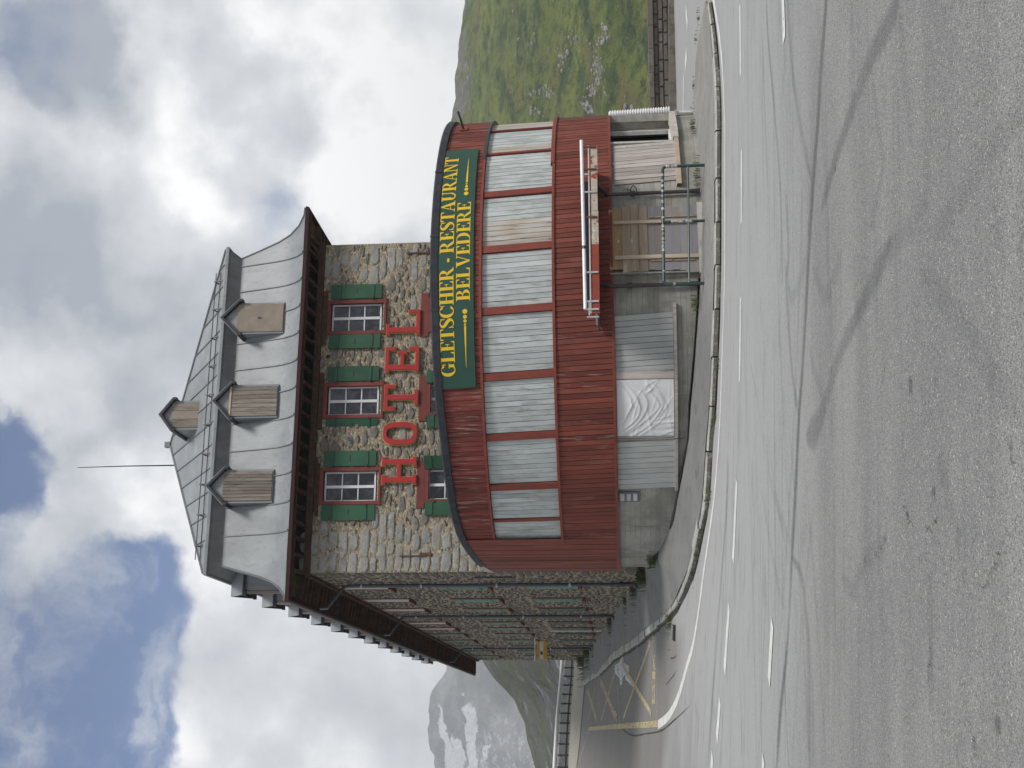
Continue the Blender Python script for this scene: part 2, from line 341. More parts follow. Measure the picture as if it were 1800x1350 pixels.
def stone_mat(name, cols, rnd_off):
    m, N, b, o = new_mat(name)
    oi = N.n('ShaderNodeObjectInfo').outputs['Random']
    p = N.pos((1, 1, 1))
    ramp = N.n('ShaderNodeValToRGB'); r = ramp.color_ramp; r.interpolation = 'LINEAR'
    src = N.math('FRACT', N.math('ADD', N.math('MULTIPLY', oi, 3.7), N.math('MULTIPLY', N.noise(p, 2.1, 2), 1.6))) if rnd_off else N.noise(p, 3.2, 3, .7)
    N.l(src, ramp.inputs[0])
    r.elements[0].position = .0 if rnd_off else .3; r.elements[0].color = (*cols[0], 1); r.elements[1].position = 1. if rnd_off else .7; r.elements[1].color = (*cols[-1], 1)
    for i, c in enumerate(cols[1:-1]):
        e = r.elements.new((i + 1) / (len(cols) - 1) if rnd_off else .3 + .4 * (i + 1) / (len(cols) - 1)); e.color = (*c, 1)
    fine = N.noise(p, 34, 6, .7)
    c = N.mix(N.step(fine, .36, .66), ramp.outputs[0], N.vmath('MULTIPLY', ramp.outputs[0], (.58, .6, .64)))
    c = N.mix(N.step(N.noise(p, 17, 5, .7), .62, .72), c, (.44, .43, .40))
    c = N.mix(N.step(N.noise(p, 1.1, 4, .6), .62, .8), c, (.20, .145, .095))
    N.l(c, b.inputs['Base Color']); N.put(b.inputs['Roughness'], .9)
    bump(N, b, N.noise(p, 22, 7, .7), .8, .03)
    return m
M['stone'] = stone_mat('granite rubble', [(.12, .115, .105), (.19, .182, .165), (.165, .14, .108), (.25, .24, .212), (.09, .086, .08), (.20, .165, .122), (.155, .155, .148)], True)
M['quoin'] = stone_mat('granite quoins', [(.25, .247, .228), (.32, .315, .285), (.275, .253, .212), (.36, .352, .318), (.215, .213, .20)], True)
M['rubble'] = stone_mat('small rubble', [(.055, .052, .047), (.14, .13, .112), (.11, .09, .068), (.22, .205, .175)], False)
def mortar():
    m, N, b, o = new_mat('lime mortar'); p = N.pos()
    wp = N.vmath('ADD', p, N.vmath('MULTIPLY', N.vmath('SUBTRACT', N.noise(p, 5, 4, .6, color=True), (.5, .5, .5)), (.12, .12, .12)))
    wp = N.vmath('MULTIPLY', wp, (1, 1, 2.1))
    c = N.mix(N.step(N.noise(p, 1.3, 5, .6), .35, .7), (.47, .39, .275), (.385, .32, .23))
    c = N.mix(N.step(N.noise(p, 9, 5, .7), .54, .68), c, (.54, .465, .345))
    # pebbles and spalls too small to lay one by one
    v = N.n('ShaderNodeTexVoronoi', feature='F1'); N.put(v.inputs['Vector'], wp); N.put(v.inputs['Scale'], 6.5); vs = N.sep(v.outputs['Color'])
    peb = N.math('MULTIPLY', N.step(v.outputs['Distance'], .42, .30), N.step(vs[0], .45, .5))
    c = N.mix(N.math('MULTIPLY', peb, .85), c, N.mix(vs[1], (.15, .145, .135), (.27, .245, .20)))
    rg = N.math('ABSOLUTE', N.math('SUBTRACT', N.noise(N.pos((1, 1, 1.8)), 8, 5, .6), .5))
    c = N.mix(N.math('MULTIPLY', N.step(rg, .022, .004), .55), c, (.19, .155, .11))
    N.l(c, b.inputs['Base Color']); N.put(b.inputs['Roughness'], .95)
    bump(N, b, N.math('ADD', N.math('ADD', N.noise(p, 12, 8, .72), N.math('MULTIPLY', peb, .5)), N.math('MULTIPLY', N.step(rg, .0, .06), .5)), 1., .07); return m
M['mortar'] = mortar()
def glass():
    m, N, b, o = new_mat('dark window glass'); p = N.pos()
    c = N.mix(N.step(N.noise(p, 2.3, 6, .65, .8), .42, .62), (.008, .009, .015), (.045, .048, .062))
    N.l(c, b.inputs['Base Color']); N.put(b.inputs['Roughness'], .06); N.put(b.inputs['Specular IOR Level'], .5)
    bump(N, b, N.noise(p, 1.6, 3), .12, .05); return m
M['glass'] = glass()
def concrete(name, col, board):
    m, N, b, o = new_mat(name); p = N.pos()
    g = N.sep(p)
    zi = N.math('FLOOR', N.math('DIVIDE', g[2], board)); wn = N.n('ShaderNodeTexWhiteNoise', noise_dimensions='1D'); N.put(wn.inputs['W'], zi)
    fz = N.math('FRACT', N.math('DIVIDE', g[2], board)); line = N.step(N.math('ABSOLUTE', N.math('SUBTRACT', fz, .5)), .44, .5)
    line = N.math('MULTIPLY', line, N.step(N.noise(p, 3, 4), .38, .6))
    c = N.mix(N.step(N.noise(p, 1.4, 7, .65), .35, .68), col, tuple(k * .72 for k in col))
    c = N.vmath('MULTIPLY', c, N.math('ADD', N.math('MULTIPLY', wn.outputs[0], .22), .9))
    c = N.mix(N.step(N.noise(N.pos((1, 1, .12)), 6, 6, .65), .58, .75), c, tuple(k * 1.3 for k in col))
    c = N.mix(N.step(N.noise(N.pos((1, 1, .2)), 3, 7, .7), .56, .72), c, (.16, .15, .125))
    c = N.mix(N.math('MULTIPLY', N.step(N.noise(p, .7, 6, .6), .48, .62), .5), c, (.17, .165, .14))
    c = N.mix(N.math('MULTIPLY', line, .7), c, tuple(k * .45 for k in col))
    N.l(c, b.inputs['Base Color']); N.put(b.inputs['Roughness'], .92)
    bump(N, b, N.math('ADD', N.math('SUBTRACT', N.noise(p, 20, 6, .65), N.math('MULTIPLY', line, .8)), N.math('MULTIPLY', wn.outputs[0], .3)), .6, .02); return m
M['concrete'] = concrete('board marked concrete', (.30, .292, .262), .13)
M['kerb'] = stone_mat('granite kerb', [(.40, .392, .36), (.46, .452, .42), (.36, .35, .315), (.50, .49, .455)], True)
def dirty_sides(m):
    nt = m.node_tree; N = NT.__new__(NT); N.t = nt; b = next(n for n in nt.nodes if n.type == 'BSDF_PRINCIPLED')
    src = b.inputs['Base Color'].links[0].from_socket; g = N.n('ShaderNodeNewGeometry'); nz = N.sep(g.outputs['True Normal'])[2]; p = N.pos()
    f = N.math('MULTIPLY', N.step(nz, .75, .3), N.step(N.noise(p, 8, 6, .65), .30, .50))
    c = N.mix(N.math('MULTIPLY', f, .85), src, (.085, .08, .062)); c = N.mix(N.math('MULTIPLY', N.step(N.noise(p, 5, 6, .7), .60, .70), .7), c, (.10, .10, .06)); N.l(c, b.inputs['Base Color'])
dirty_sides(M['kerb'])
M['wall_block'] = stone_mat('dark granite blocks', [(.11, .098, .08), (.17, .148, .12), (.13, .112, .09), (.20, .178, .15), (.15, .142, .128)], True)
M['wall_joint'] = mat('dark joints', (.10, .088, .072), (.06, .053, .044), 6, (1, 1, 1), .95)

def asphalt():
    m, N, b, o = new_mat('worn asphalt'); p = N.pos()
    g = N.sep(p)
    big = N.noise(N.pos((.28, .8, 0)), .55, 6, .6, .4)
    c = N.mix(N.step(big, .40, .60), (.288, .287, .277), (.216, .216, .211))
    # the driven lane is polished and paler, the parking bays and the strip along the kerb are not
    lane = N.math('MULTIPLY', N.step(N.math('ADD', g[1], N.math('MULTIPLY', N.noise(N.pos((.15, .5, 0)), 1., 5, .6), 7)), 12.5, 19.), N.step(N.math('ADD', N.math('MULTIPLY', g[0], .55), N.math('MULTIPLY', N.noise(N.pos((.3, .3, 0)), 1, 4), 2.)), -5.5, -2.))
    c = N.mix(lane, c, (.335, .338, .332))
    bay = N.math('MULTIPLY', N.step(N.math('ADD', g[0], N.math('MULTIPLY', N.noise(N.pos((.4, .4, 0)), 1, 5, .6), .8)), -5.6, -6.6), N.step(N.math('ADD', g[1], g[0]), 22.5, 25.))
    c = N.mix(N.math('MULTIPLY', bay, .8), c, (.165, .157, .145))
    st = N.noise(N.pos((.12, 3.2, 0)), 1.6, 7, .62, .3)
    c = N.mix(N.math('MULTIPLY', N.step(st, .54, .70), .42), c, (.155, .155, .16))
    c = N.mix(N.math('MULTIPLY', N.step(N.noise(N.pos((.5, .9, 0)), 1.7, 8, .68), .52, .7), .4), c, (.145, .145, .15))
    # aggregate
    v = N.n('ShaderNodeTexVoronoi', feature='F1'); N.put(v.inputs['Vector'], p); N.put(v.inputs['Scale'], 105.)
    sp = N.sep(v.outputs['Color'])
    near = N.step(g[1], 7., 24., 1., .25)
    c = N.mix(N.math('MULTIPLY', N.step(sp[0], .60, .92), N.math('MULTIPLY', near, .55)), c, (.36, .36, .345))
    c = N.mix(N.math('MULTIPLY', N.step(sp[1], .64, .92), N.math('MULTIPLY', near, .5)), c, (.07, .07, .072))
    c = N.mix(N.math('MULTIPLY', N.step(sp[2], .965, .985), N.math('MULTIPLY', near, .9)), c, (.52, .50, .44))
    c = N.mix(N.math('MULTIPLY', N.step(N.noise(p, 38, 3, .7), .38, .66), .16), c, (.10, .10, .10))
    N.l(c, b.inputs['Base Color']); N.put(b.inputs['Roughness'], .88); N.put(b.inputs['Specular IOR Level'], .3)
    bump(N, b, N.math('ADD', N.math('MULTIPLY', v.outputs['Distance'], -1.), N.noise(p, 30, 4, .7)), N.step(g[1], 5., 26., .8, .12), .012); return m
M['asphalt'] = asphalt()
def pave():
    m, N, b, o = new_mat('pavement asphalt'); p = N.pos()
    c = N.mix(N.step(N.noise(p, .8, 7, .65), .35, .66), (.285, .278, .258), (.225, .22, .205))
    c = N.mix(N.step(N.noise(N.pos((.5, 2, 1)), 2.2, 6, .65), .56, .72), c, (.27, .265, .245))
    c = N.mix(N.step(N.noise(N.pos((1, 1, 0)), 1.1, 6, .7), .60, .72), c, (.115, .115, .11))
    g_ = N.sep(p)
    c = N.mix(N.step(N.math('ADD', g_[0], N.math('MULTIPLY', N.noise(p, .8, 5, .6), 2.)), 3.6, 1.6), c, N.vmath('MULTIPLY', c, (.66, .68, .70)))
    c = N.mix(N.step(N.noise(N.pos((1, 1, 0)), 2.6, 7, .7), .52, .66), c, N.vmath('MULTIPLY', c, (.74, .74, .72)))
    c = N.mix(N.math('MULTIPLY', N.step(N.noise(p, 45, 3, .7), .42, .64), .35), c, (.09, .09, .09))
    N.l(c, b.inputs['Base Color']); N.put(b.inputs['Roughness'], .92)
    bump(N, b, N.noise(p, 40, 5, .7), .5, .012); return m
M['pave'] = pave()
def paint(name, col, thr):
    m, N, b, o = new_mat(name); p = N.pos()
    c = N.mix(N.step(N.noise(p, 3, 5, .6), .35, .65), col, tuple(k * .8 for k in col))
    N.l(c, b.inputs['Base Color']); N.put(b.inputs['Roughness'], .7)
    a = N.step(N.noise(N.pos((2, 3, 1)), 5, 8, .68), thr, thr - .07)
    N.l(a, b.inputs['Alpha']); return m
M['line_white'] = paint('white road paint', (.66, .66, .63), .66)
M['line_faint'] = paint('worn white road paint', (.5, .5, .48), .5)
M['line_yellow'] = paint('yellow road paint', (.55, .45, .25), .575)
M['line_old'] = paint('worn yellow road paint', (.50, .42, .26), .55)
M['spill'] = paint('white lime spill', (.72, .75, .80), .555)
M['spill_thin'] = paint('thin bluish spill', (.33, .345, .385), .47)
def skid(name, dark, strength):
    m, N, b, o = new_mat(name); p = N.pos()
    N.put(b.inputs['Base Color'], dark); N.put(b.inputs['Roughness'], .75)
    uv = N.n('ShaderNodeAttribute', attribute_name='across').outputs['Fac']
    edge = N.step(N.math('ADD', N.math('ABSOLUTE', uv), N.math('MULTIPLY', N.math('SUBTRACT', N.noise(N.pos((1, 1, 0)), 9, 5, .7), .5), .9)), 1., .35)
    a = N.math('MULTIPLY', N.math('MULTIPLY', edge, N.step(N.noise(p, 30, 5, .7), .3, .7, .55, 1.)), N.step(N.noise(N.pos((.5, .5, 0)), 1.1, 5, .6), .25, .6, .4, 1.))
    N.l(N.math('MULTIPLY', a, strength), b.inputs['Alpha']); return m
M['skid_dark'] = skid('dark tyre rubber', (.07, .07, .076), .56)
M['skid_mid'] = skid('tyre rubber', (.10, .10, .106), .34)
M['skid_faint'] = skid('faint tyre rubber', (.10, .10, .105), .13)
M['skid_thin'] = skid('thin tyre rubber', (.09, .09, .095), .24)
M['crack'] = skid('crack filler', (.015, .015, .016), .9)
M['oil'] = skid('oil drips', (.03, .03, .036), .75)

def hill():
    m, N, b, o = new_mat('alpine grass slope'); p = N.pos()
    g = N.sep(p)
    c = N.mix(N.step(N.noise(p, .012, 8, .62), .36, .64), (.115, .150, .030), (.175, .205, .045))
    c = N.mix(N.step(N.noise(N.vmath('ADD', p, (90, 0, 40)), .022, 8, .66), .48, .66), c, (.145, .125, .045))
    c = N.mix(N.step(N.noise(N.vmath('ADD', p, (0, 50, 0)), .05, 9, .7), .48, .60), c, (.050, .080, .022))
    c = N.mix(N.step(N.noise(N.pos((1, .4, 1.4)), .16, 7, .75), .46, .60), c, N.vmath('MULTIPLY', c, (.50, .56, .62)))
    # scree and rock: more of it towards the top
    rockn = N.math('ADD', N.noise(N.pos((1, .35, .8)), .021, 10, .68, .7), N.step(g[2], 62, 118, -.04, .17))
    c = N.mix(N.step(rockn, .615, .69), c, (.125, .12, .108))
    c = N.mix(N.math('MULTIPLY', N.step(rockn, .60, .69), N.step(N.noise(p, .22, 6, .75), .52, .64)), c, (.30, .295, .28))
    N.l(c, b.inputs['Base Color']); N.put(b.inputs['Roughness'], 1.); N.put(b.inputs['Specular IOR Level'], .1)
    bump(N, b, N.math('ADD', N.noise(p, .05, 10, .7), N.math('MULTIPLY', N.noise(p, .4, 6, .7), .25)), 1., 5.); return m
M['hill'] = hill()
def slope():
    m, N, b, o = new_mat('dark scree slope')
    p = N.pos(); mp = N.n('ShaderNodeMapping'); N.l(p, mp.inputs[0]); mp.inputs['Rotation'].default_value = (0, math.radians(-33), 0); mp.inputs['Scale'].default_value = (.25, .3, 1.6)
    s = N.noise(mp.outputs[0], .03, 9, .66, .4)
    c = N.mix(N.step(s, .40, .60), (.072, .082, .046), (.11, .11, .112))
    c = N.mix(N.step(N.noise(p, .012, 7, .6), .46, .62), c, (.088, .095, .055))
    c = N.mix(N.step(N.noise(p, .07, 9, .75), .52, .64), c, (.045, .05, .045))
    c = N.mix(N.step(N.noise(p, .05, 9, .72), .58, .66), c, (.20, .20, .195))
    c = N.mix(N.step(N.noise(mp.outputs[0], .06, 8, .7), .60, .64), c, (.27, .27, .26))
    c = N.mix(N.step(N.noise(p, .25, 6, .75), .56, .62), c, N.vmath('MULTIPLY', c, (.45, .47, .5)))
    c = N.mix(N.step(N.noise(N.vmath('ADD', p, (31, 7, 3)), .22, 6, .75), .64, .68), c, (.25, .25, .24))
    N.l(c, b.inputs['Base Color']); N.put(b.inputs['Roughness'], 1.); N.put(b.inputs['Specular IOR Level'], .1)
    bump(N, b, N.math('ADD', s, N.noise(p, .05, 10, .7)), 1., 6.); return m
M['slope'] = slope()
def far_rock():
    m, N, b, o = new_mat('far rock and snow'); p = N.pos()
    wv = N.vmath('ADD', p, N.vmath('MULTIPLY', N.vmath('SUBTRACT', N.noise(p, .004, 8, .68, color=True), (.5, .5, .5)), (190, 190, 190)))
    c = N.mix(N.step(N.noise(p, .008, 9, .68), .4, .62), (.10, .105, .115), (.21, .21, .215))
    def patch(px, py, qx, qy, w):
        A = np.array([*(hit_plane(px, py, (0, 3000, 0), (0, 1, 0)))]); B = np.array([*(hit_plane(qx, qy, (0, 3000, 0), (0, 1, 0)))])
        u = (B - A); u[1] = 0; L = np.linalg.norm(u); u /= L
        q = N.vmath('MULTIPLY', N.vmath('SUBTRACT', wv, tuple(A)), (1, 0, 1))
        t = N.vmath('DOT_PRODUCT', q, tuple(u)); nrm = (u[2], 0, -u[0]); d = N.math('ABSOLUTE', N.vmath('DOT_PRODUCT', q, nrm))
        along = N.math('MULTIPLY', N.step(t, -40, 20), N.step(t, L + 40, L - 30))
        return N.math('MULTIPLY', along, N.step(d, w, w * .45))
    sn = None
    for a in ((834, 1212, 846, 1285, 17), (846, 1270, 838, 1370, 22), (780, 1248, 812, 1345, 11), (815, 1290, 808, 1400, 18), (848, 1245, 856, 1300, 13), (800, 1330, 795, 1400, 16), (884, 1252, 882, 1270, 6)):
        q = patch(*a); sn = q if sn is None else N.math('MAXIMUM', sn, q)
    ice = N.math('MULTIPLY', N.step(N.noise(p, .05, 7, .75), .50, .60), N.step(N.noise(p, .0035, 4), .45, .62))
    c = N.mix(N.math('MULTIPLY', ice, .75), c, (.42, .45, .5))
    c = N.mix(N.math('MULTIPLY', N.step(sn, .3, .6), .8), c, (.60, .62, .65))
    N.l(c, b.inputs['Base Color']); N.put(b.inputs['Roughness'], 1.); N.put(b.inputs['Specular IOR Level'], .1)
    bump(N, b, N.noise(p, .01, 10, .68), 1., 30.); return m
M['far_rock'] = far_rock()
M['rock'] = mat('slope boulders', (.27, .265, .25), (.16, .155, .145), .4, (1, 1, 1), .95)
M['weed'] = mat('weeds', (.05, .085, .02), (.09, .11, .035), 12, (1, 1, 1), .8)
M['moss'] = mat('moss and dirt', (.055, .062, .022), (.05, .04, .028), 14, (1, 1, 1), .95)
M['grass_bank'] = mat('dry grass bank', (.13, .125, .045), (.095, .105, .04), .8, (1, 1, 1), 1.)
M['shoulder'] = mat('pale concrete shoulder', (.33, .31, .265), (.28, .265, .23), 1.2, (1, 1, 1), .92, wear=[((.2, .19, .17), 4, (1, 1, 1), .64, .74)])
M['shadow_gap'] = mat('dark interior', (.02, .022, .022), (.03, .03, .03), 3, (1, 1, 1), .9)  # near-black base colour standing in for shade in gaps and hollows

# ------------------------------------------------------------------ ground
rng = random.Random(7)
def keep_road(x, y):
    if y > 92: return False
    rail = 88.6 + (x + 20.7) * (80.5 - 88.6) / (-24.7 + 20.7) if x < -17 else 92
    if x < -17 and y > min(rail, 92): return False
    wall = 49.4 if x > 3 else 92
    return y < wall
heightmesh('road', np.concatenate([np.arange(-60, -36, 3.), np.arange(-36, 18, .75), np.arange(18, 61, 3.)]), np.concatenate([np.arange(-30, -2, 3.), np.arange(-2, 93, .75)]), lambda X, Y: road_z(X, Y), M['asphalt'], keep_road, kind='structure')

def smooth(pts, n):
    """Catmull-Rom through pts, about n samples in all, evenly spaced"""
    P = [np.array(p, float) for p in pts]; P = [2 * P[0] - P[1]] + P + [2 * P[-1] - P[-2]]; out = []
    for i in range(1, len(P) - 2):
        for t in np.linspace(0, 1, 24, endpoint=False):
            a, b, c, d = P[i - 1:i + 3]
            out.append(.5 * (2 * b + (c - a) * t + (2 * a - 5 * b + 4 * c - d) * t * t + (3 * b - a - 3 * c + d) * t ** 3))
    out.append(P[-2]); out = np.array(out)
    s = np.concatenate([[0], np.cumsum(np.linalg.norm(np.diff(out, axis=0), axis=1))])
    t = np.linspace(0, s[-1], n)
    return np.stack([np.interp(t, s, out[:, k]) for k in range(out.shape[1])], 1)

KPX = [(1252, 4), (1258, 45), (1263, 93), (1267, 150), (1268.5, 204), (1268, 331), (1267.5, 482), (1265, 583), (1259, 718), (1254, 771), (1247, 882), (1238, 930), (1225, 991), (1209, 1036), (1184, 1080), (1144, 1117), (1074, 1168), (1028, 1204)]
KERB = np.array([hit_ground(*k) for k in KPX])
def wedge(x, y):
    g = hit_ground(x, y, .13); return (*g, float(road_z(*g)) + .12)
def dbase(phi):
    p = drum(phi, 0, -.35, False); return (p[0], p[1], drum_base(phi))
def fbase(b, a=.12):
    p = C0 + a * E1 + b * E2; return (p[0], p[1], side_base(b))
INNER = [wedge(1239, 4), wedge(1231, 45), wedge(1223, 93), wedge(1220, 150), dbase(1.25), dbase(.72), dbase(.26), dbase(0), dbase(-.3), dbase(-.42), dbase(-.72), dbase(-.88), dbase(-1.06), dbase(-1.2), fbase(-.4)]
for k in (15, 16, 17):
    INNER.append(fbase(float((np.append(KERB[k], 0) - C0) @ E2)))
INNER[17] = fbase(47.0)
INNER = np.array(INNER)
NK = 150
ks = smooth(KERB, NK); par = np.concatenate([[0], np.cumsum(np.linalg.norm(np.diff(KERB, axis=0), axis=1))]); par /= par[-1]
inn = np.stack([np.interp(np.linspace(0, 1, NK), par, INNER[:, k]) for k in range(3)], 1)
rows = []
for k in range(NK):
    o = np.array([ks[k, 0], ks[k, 1], float(road_z(*ks[k])) + .125]); i = inn[k]
    d = i - o; d2_ = d / max(np.linalg.norm(d[:2]), 1e-3); st = o + d2_ * min(.24, np.linalg.norm(d[:2]) * .4)
    rows.append([tuple(st + (i - st) * t) for t in np.linspace(0, 1, 7)])
pv = MB(); pv.grid(rows); pv.sm = True
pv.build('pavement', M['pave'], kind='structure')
# kerb stones, one by one
kb = link('kerb', None); kb['kind'] = 'structure'
seg = 1.05; tot = float(np.sum(np.linalg.norm(np.diff(ks, axis=0), axis=1))); nst = int(tot / seg); fine = smooth(KERB, nst * 4 + 1)
for q in range(nst):
    m = MB(); rr = []; gap = .018; jit = rng.uniform(-.025, .025); jz = rng.uniform(-.022, .022)
    for j in range(5):
        f = q * 4 + j; p = fine[f]; t = fine[min(f + 1, len(fine) - 1)] - fine[max(f - 1, 0)]; t = t / np.linalg.norm(t); nrm = np.array([-t[1], t[0]])
        c = np.array([DC[0], DC[1]]); nrm = nrm if nrm @ (np.array([INNER[:, 0].mean(), INNER[:, 1].mean()]) - p) > 0 or False else -nrm
        if p[1] > 36: nrm = E1[:2] * 1.
        if j == 0: p = p + t * gap
        if j == 4: p = p - t * gap
        z = float(road_z(*p)); p = p + nrm * jit
        prof = [(0, -.1), (.0, .105 + jz), (.025, .13 + jz), (.27, .135 + jz), (.28, -.1)]
        rr.append([(p[0] + nrm[0] * a, p[1] + nrm[1] * a, z + b) for a, b in prof])
    m.grid(rr); m.add(rr[0], [(0, 1, 2, 3, 4)]); m.add(rr[-1], [(0, 1, 2, 3, 4)])
    m.build('kerb_stone', M['kerb'], kb)

# ribbons lying on the road: paint, tyre marks, cracks
LIFT = [0]
def ribbon(name, px, w, mt, taper=(1, 1), n=40, world=False, lift=None, **kw):
    P = np.array(px if world else [hit_ground(*p) for p in px]); P = smooth(P, n) if len(P) > 2 else np.linspace(P[0], P[-1], n)
    LIFT[0] += 1; up = .004 + .0004 * (LIFT[0] % 28) if lift is None else lift
    m = MB(); rows = []; at = []
    ws = w if isinstance(w, (list, tuple)) else [w, w]
    for k in range(n):
        t = P[min(k + 1, n - 1)] - P[max(k - 1, 0)]; t = t / max(np.linalg.norm(t), 1e-6); nr = np.array([-t[1], t[0]])
        f = k / (n - 1); ww = float(np.interp(f, np.linspace(0, 1, len(ws)), ws))
        e = min(1, taper[0] + f * 8) * min(1, taper[1] + (1 - f) * 8)
        row = []
        for a in (-1, 0, 1):
            q = P[k] + nr * a * ww * e / 2; row.append((q[0], q[1], float(road_z(*q)) + up)); at.append(a)
        rows.append(row)
    m.grid(rows); o = m.build(name, mt, None, kind='structure', **kw)
    a = o.data.attributes.new('across', 'FLOAT', 'POINT'); a.data.foreach_set('value', at)
    return o
# white edge line round the bend
ribbon('edge_line', [(1247, -40), (1256, 10), (1268, 95), (1273.5, 204), (1274, 331), (1274, 482), (1271, 583), (1266.5, 718), (1262, 800), (1254.5, 882), (1246, 945), (1238, 1000), (1228, 1075), (1218, 1135), (1208, 1170), (1194, 1220), (1182, 1248), (1172, 1262), (1157, 1274)], [.26, .26, .25, .24, .22, .22, .24, .26], M['line_white'], n=160)
for a, b in [((1301, 8), (1302, 132)), ((1304, 264), (1303.5, 393)), ((1302.5, 523), (1300.5, 671)), ((1295.5, 845), (1289, 986)), ((1282, 1064), (1274, 1179)), ((1266, 1231), (1260.5, 1300)), ((1253, 1328), (1247, 1400)), ((1300, -120), (1301, -20))]:
    ribbon('lane_dash', [a, b], .34, M['line_white'], n=8)
for a, b in [((1376, -40), (1379.5, 71)), ((1358.5, 1093), (1352.5, 1199)), ((1343, 1332), (1340, 1400)), ((1207.5, 92), (1204.5, 118)), ((1206, 16), (1209, 46)), ((1202, 130), (1201, 200))]:
    ribbon('lane_dash', [a, b], .26 if a[0] > 1300 else .5, M['line_white'], n=8)
# parking bay paint
ribbon('bay_line', [(1157, 1272), (1100, 1276), (1035, 1281)], .19, M['line_yellow'], n=20)
ribbon('bay_line', [(1152, 1115), (1154, 1180), (1155, 1268)], .09, M['line_old'], n=16)
ribbon('bay_line', [(1087, 1162), (1088.5, 1210), (1090, 1272)], .13, M['line_old'], n=16)
ribbon('bay_line', [(1085, 1190), (1087.5, 1240)], .1, M['line_old'], n=10)
ribbon('bay_line', [(1051.5, 1190), (1052, 1252)], .2, M['line_old'], n=10)
ribbon('bay_line', [(1054, 1210), (1054, 1248)], .2, M['line_old'], n=10)
ribbon('bay_line', [(1032, 1212), (1033, 1265)], .2, M['line_faint'], n=10)
for a, b, w in [((1143, 1131), (1096, 1263), .17), ((1094, 1168), (1145, 1253), .20), ((1081, 1184), (1057, 1266), .3), ((1056, 1197), (1085, 1263), .34), ((1047, 1207), (1035, 1263), .3), ((1033, 1214), (1048, 1264), .3)]:
    ribbon('bay_cross', [a, ((a[0] + b[0]) / 2, (a[1] + b[1]) / 2), b], w, M['line_yellow'] if w < .3 else M['line_old'], n=14)
# the foreshortened word painted along the first bay
for pts in ([(1147, 1150), (1152, 1180)], [(1152, 1150), (1149, 1165), (1150, 1180)], [(1147, 1184), (1152, 1184)], [(1147, 1190), (1152, 1190), (1152, 1181)], [(1146.5, 1194), (1147, 1232)], [(1151, 1194), (1151.5, 1232)], [(1146.5, 1233), (1152, 1233)], [(1147, 1212), (1151, 1204)], [(1149, 1215), (1152, 1232)]):
    ribbon('bay_lettering', pts, .12, M['line_yellow'], n=6)
# a lime spill by the kerb
for px, w, k in [([(1090, 1165), (1094, 1180), (1090, 1192)], [.5, 1.0, .6], 'spill'), ([(1081, 1176), (1092, 1178), (1106, 1176)], [.3, .7, .2], 'spill'), ([(1100, 1182), (1108, 1196), (1114, 1206)], [.5, .3, .1], 'spill'), ([(1128, 1146), (1122, 1165), (1116, 1200)], [.9, .4, .2], 'spill_thin'), ([(1117, 1140), (1128, 1150), (1150, 1135), (1168, 1118)], [.4, .9, .8, .3], 'spill_thin'), ([(1052, 1145), (1059, 1165), (1061, 1176)], [.2, .2, .2], 'spill_thin')]:
    ribbon('lime_spill', px, w, M[k], n=20, lift=.15 if px[0][0] < 1060 else None)
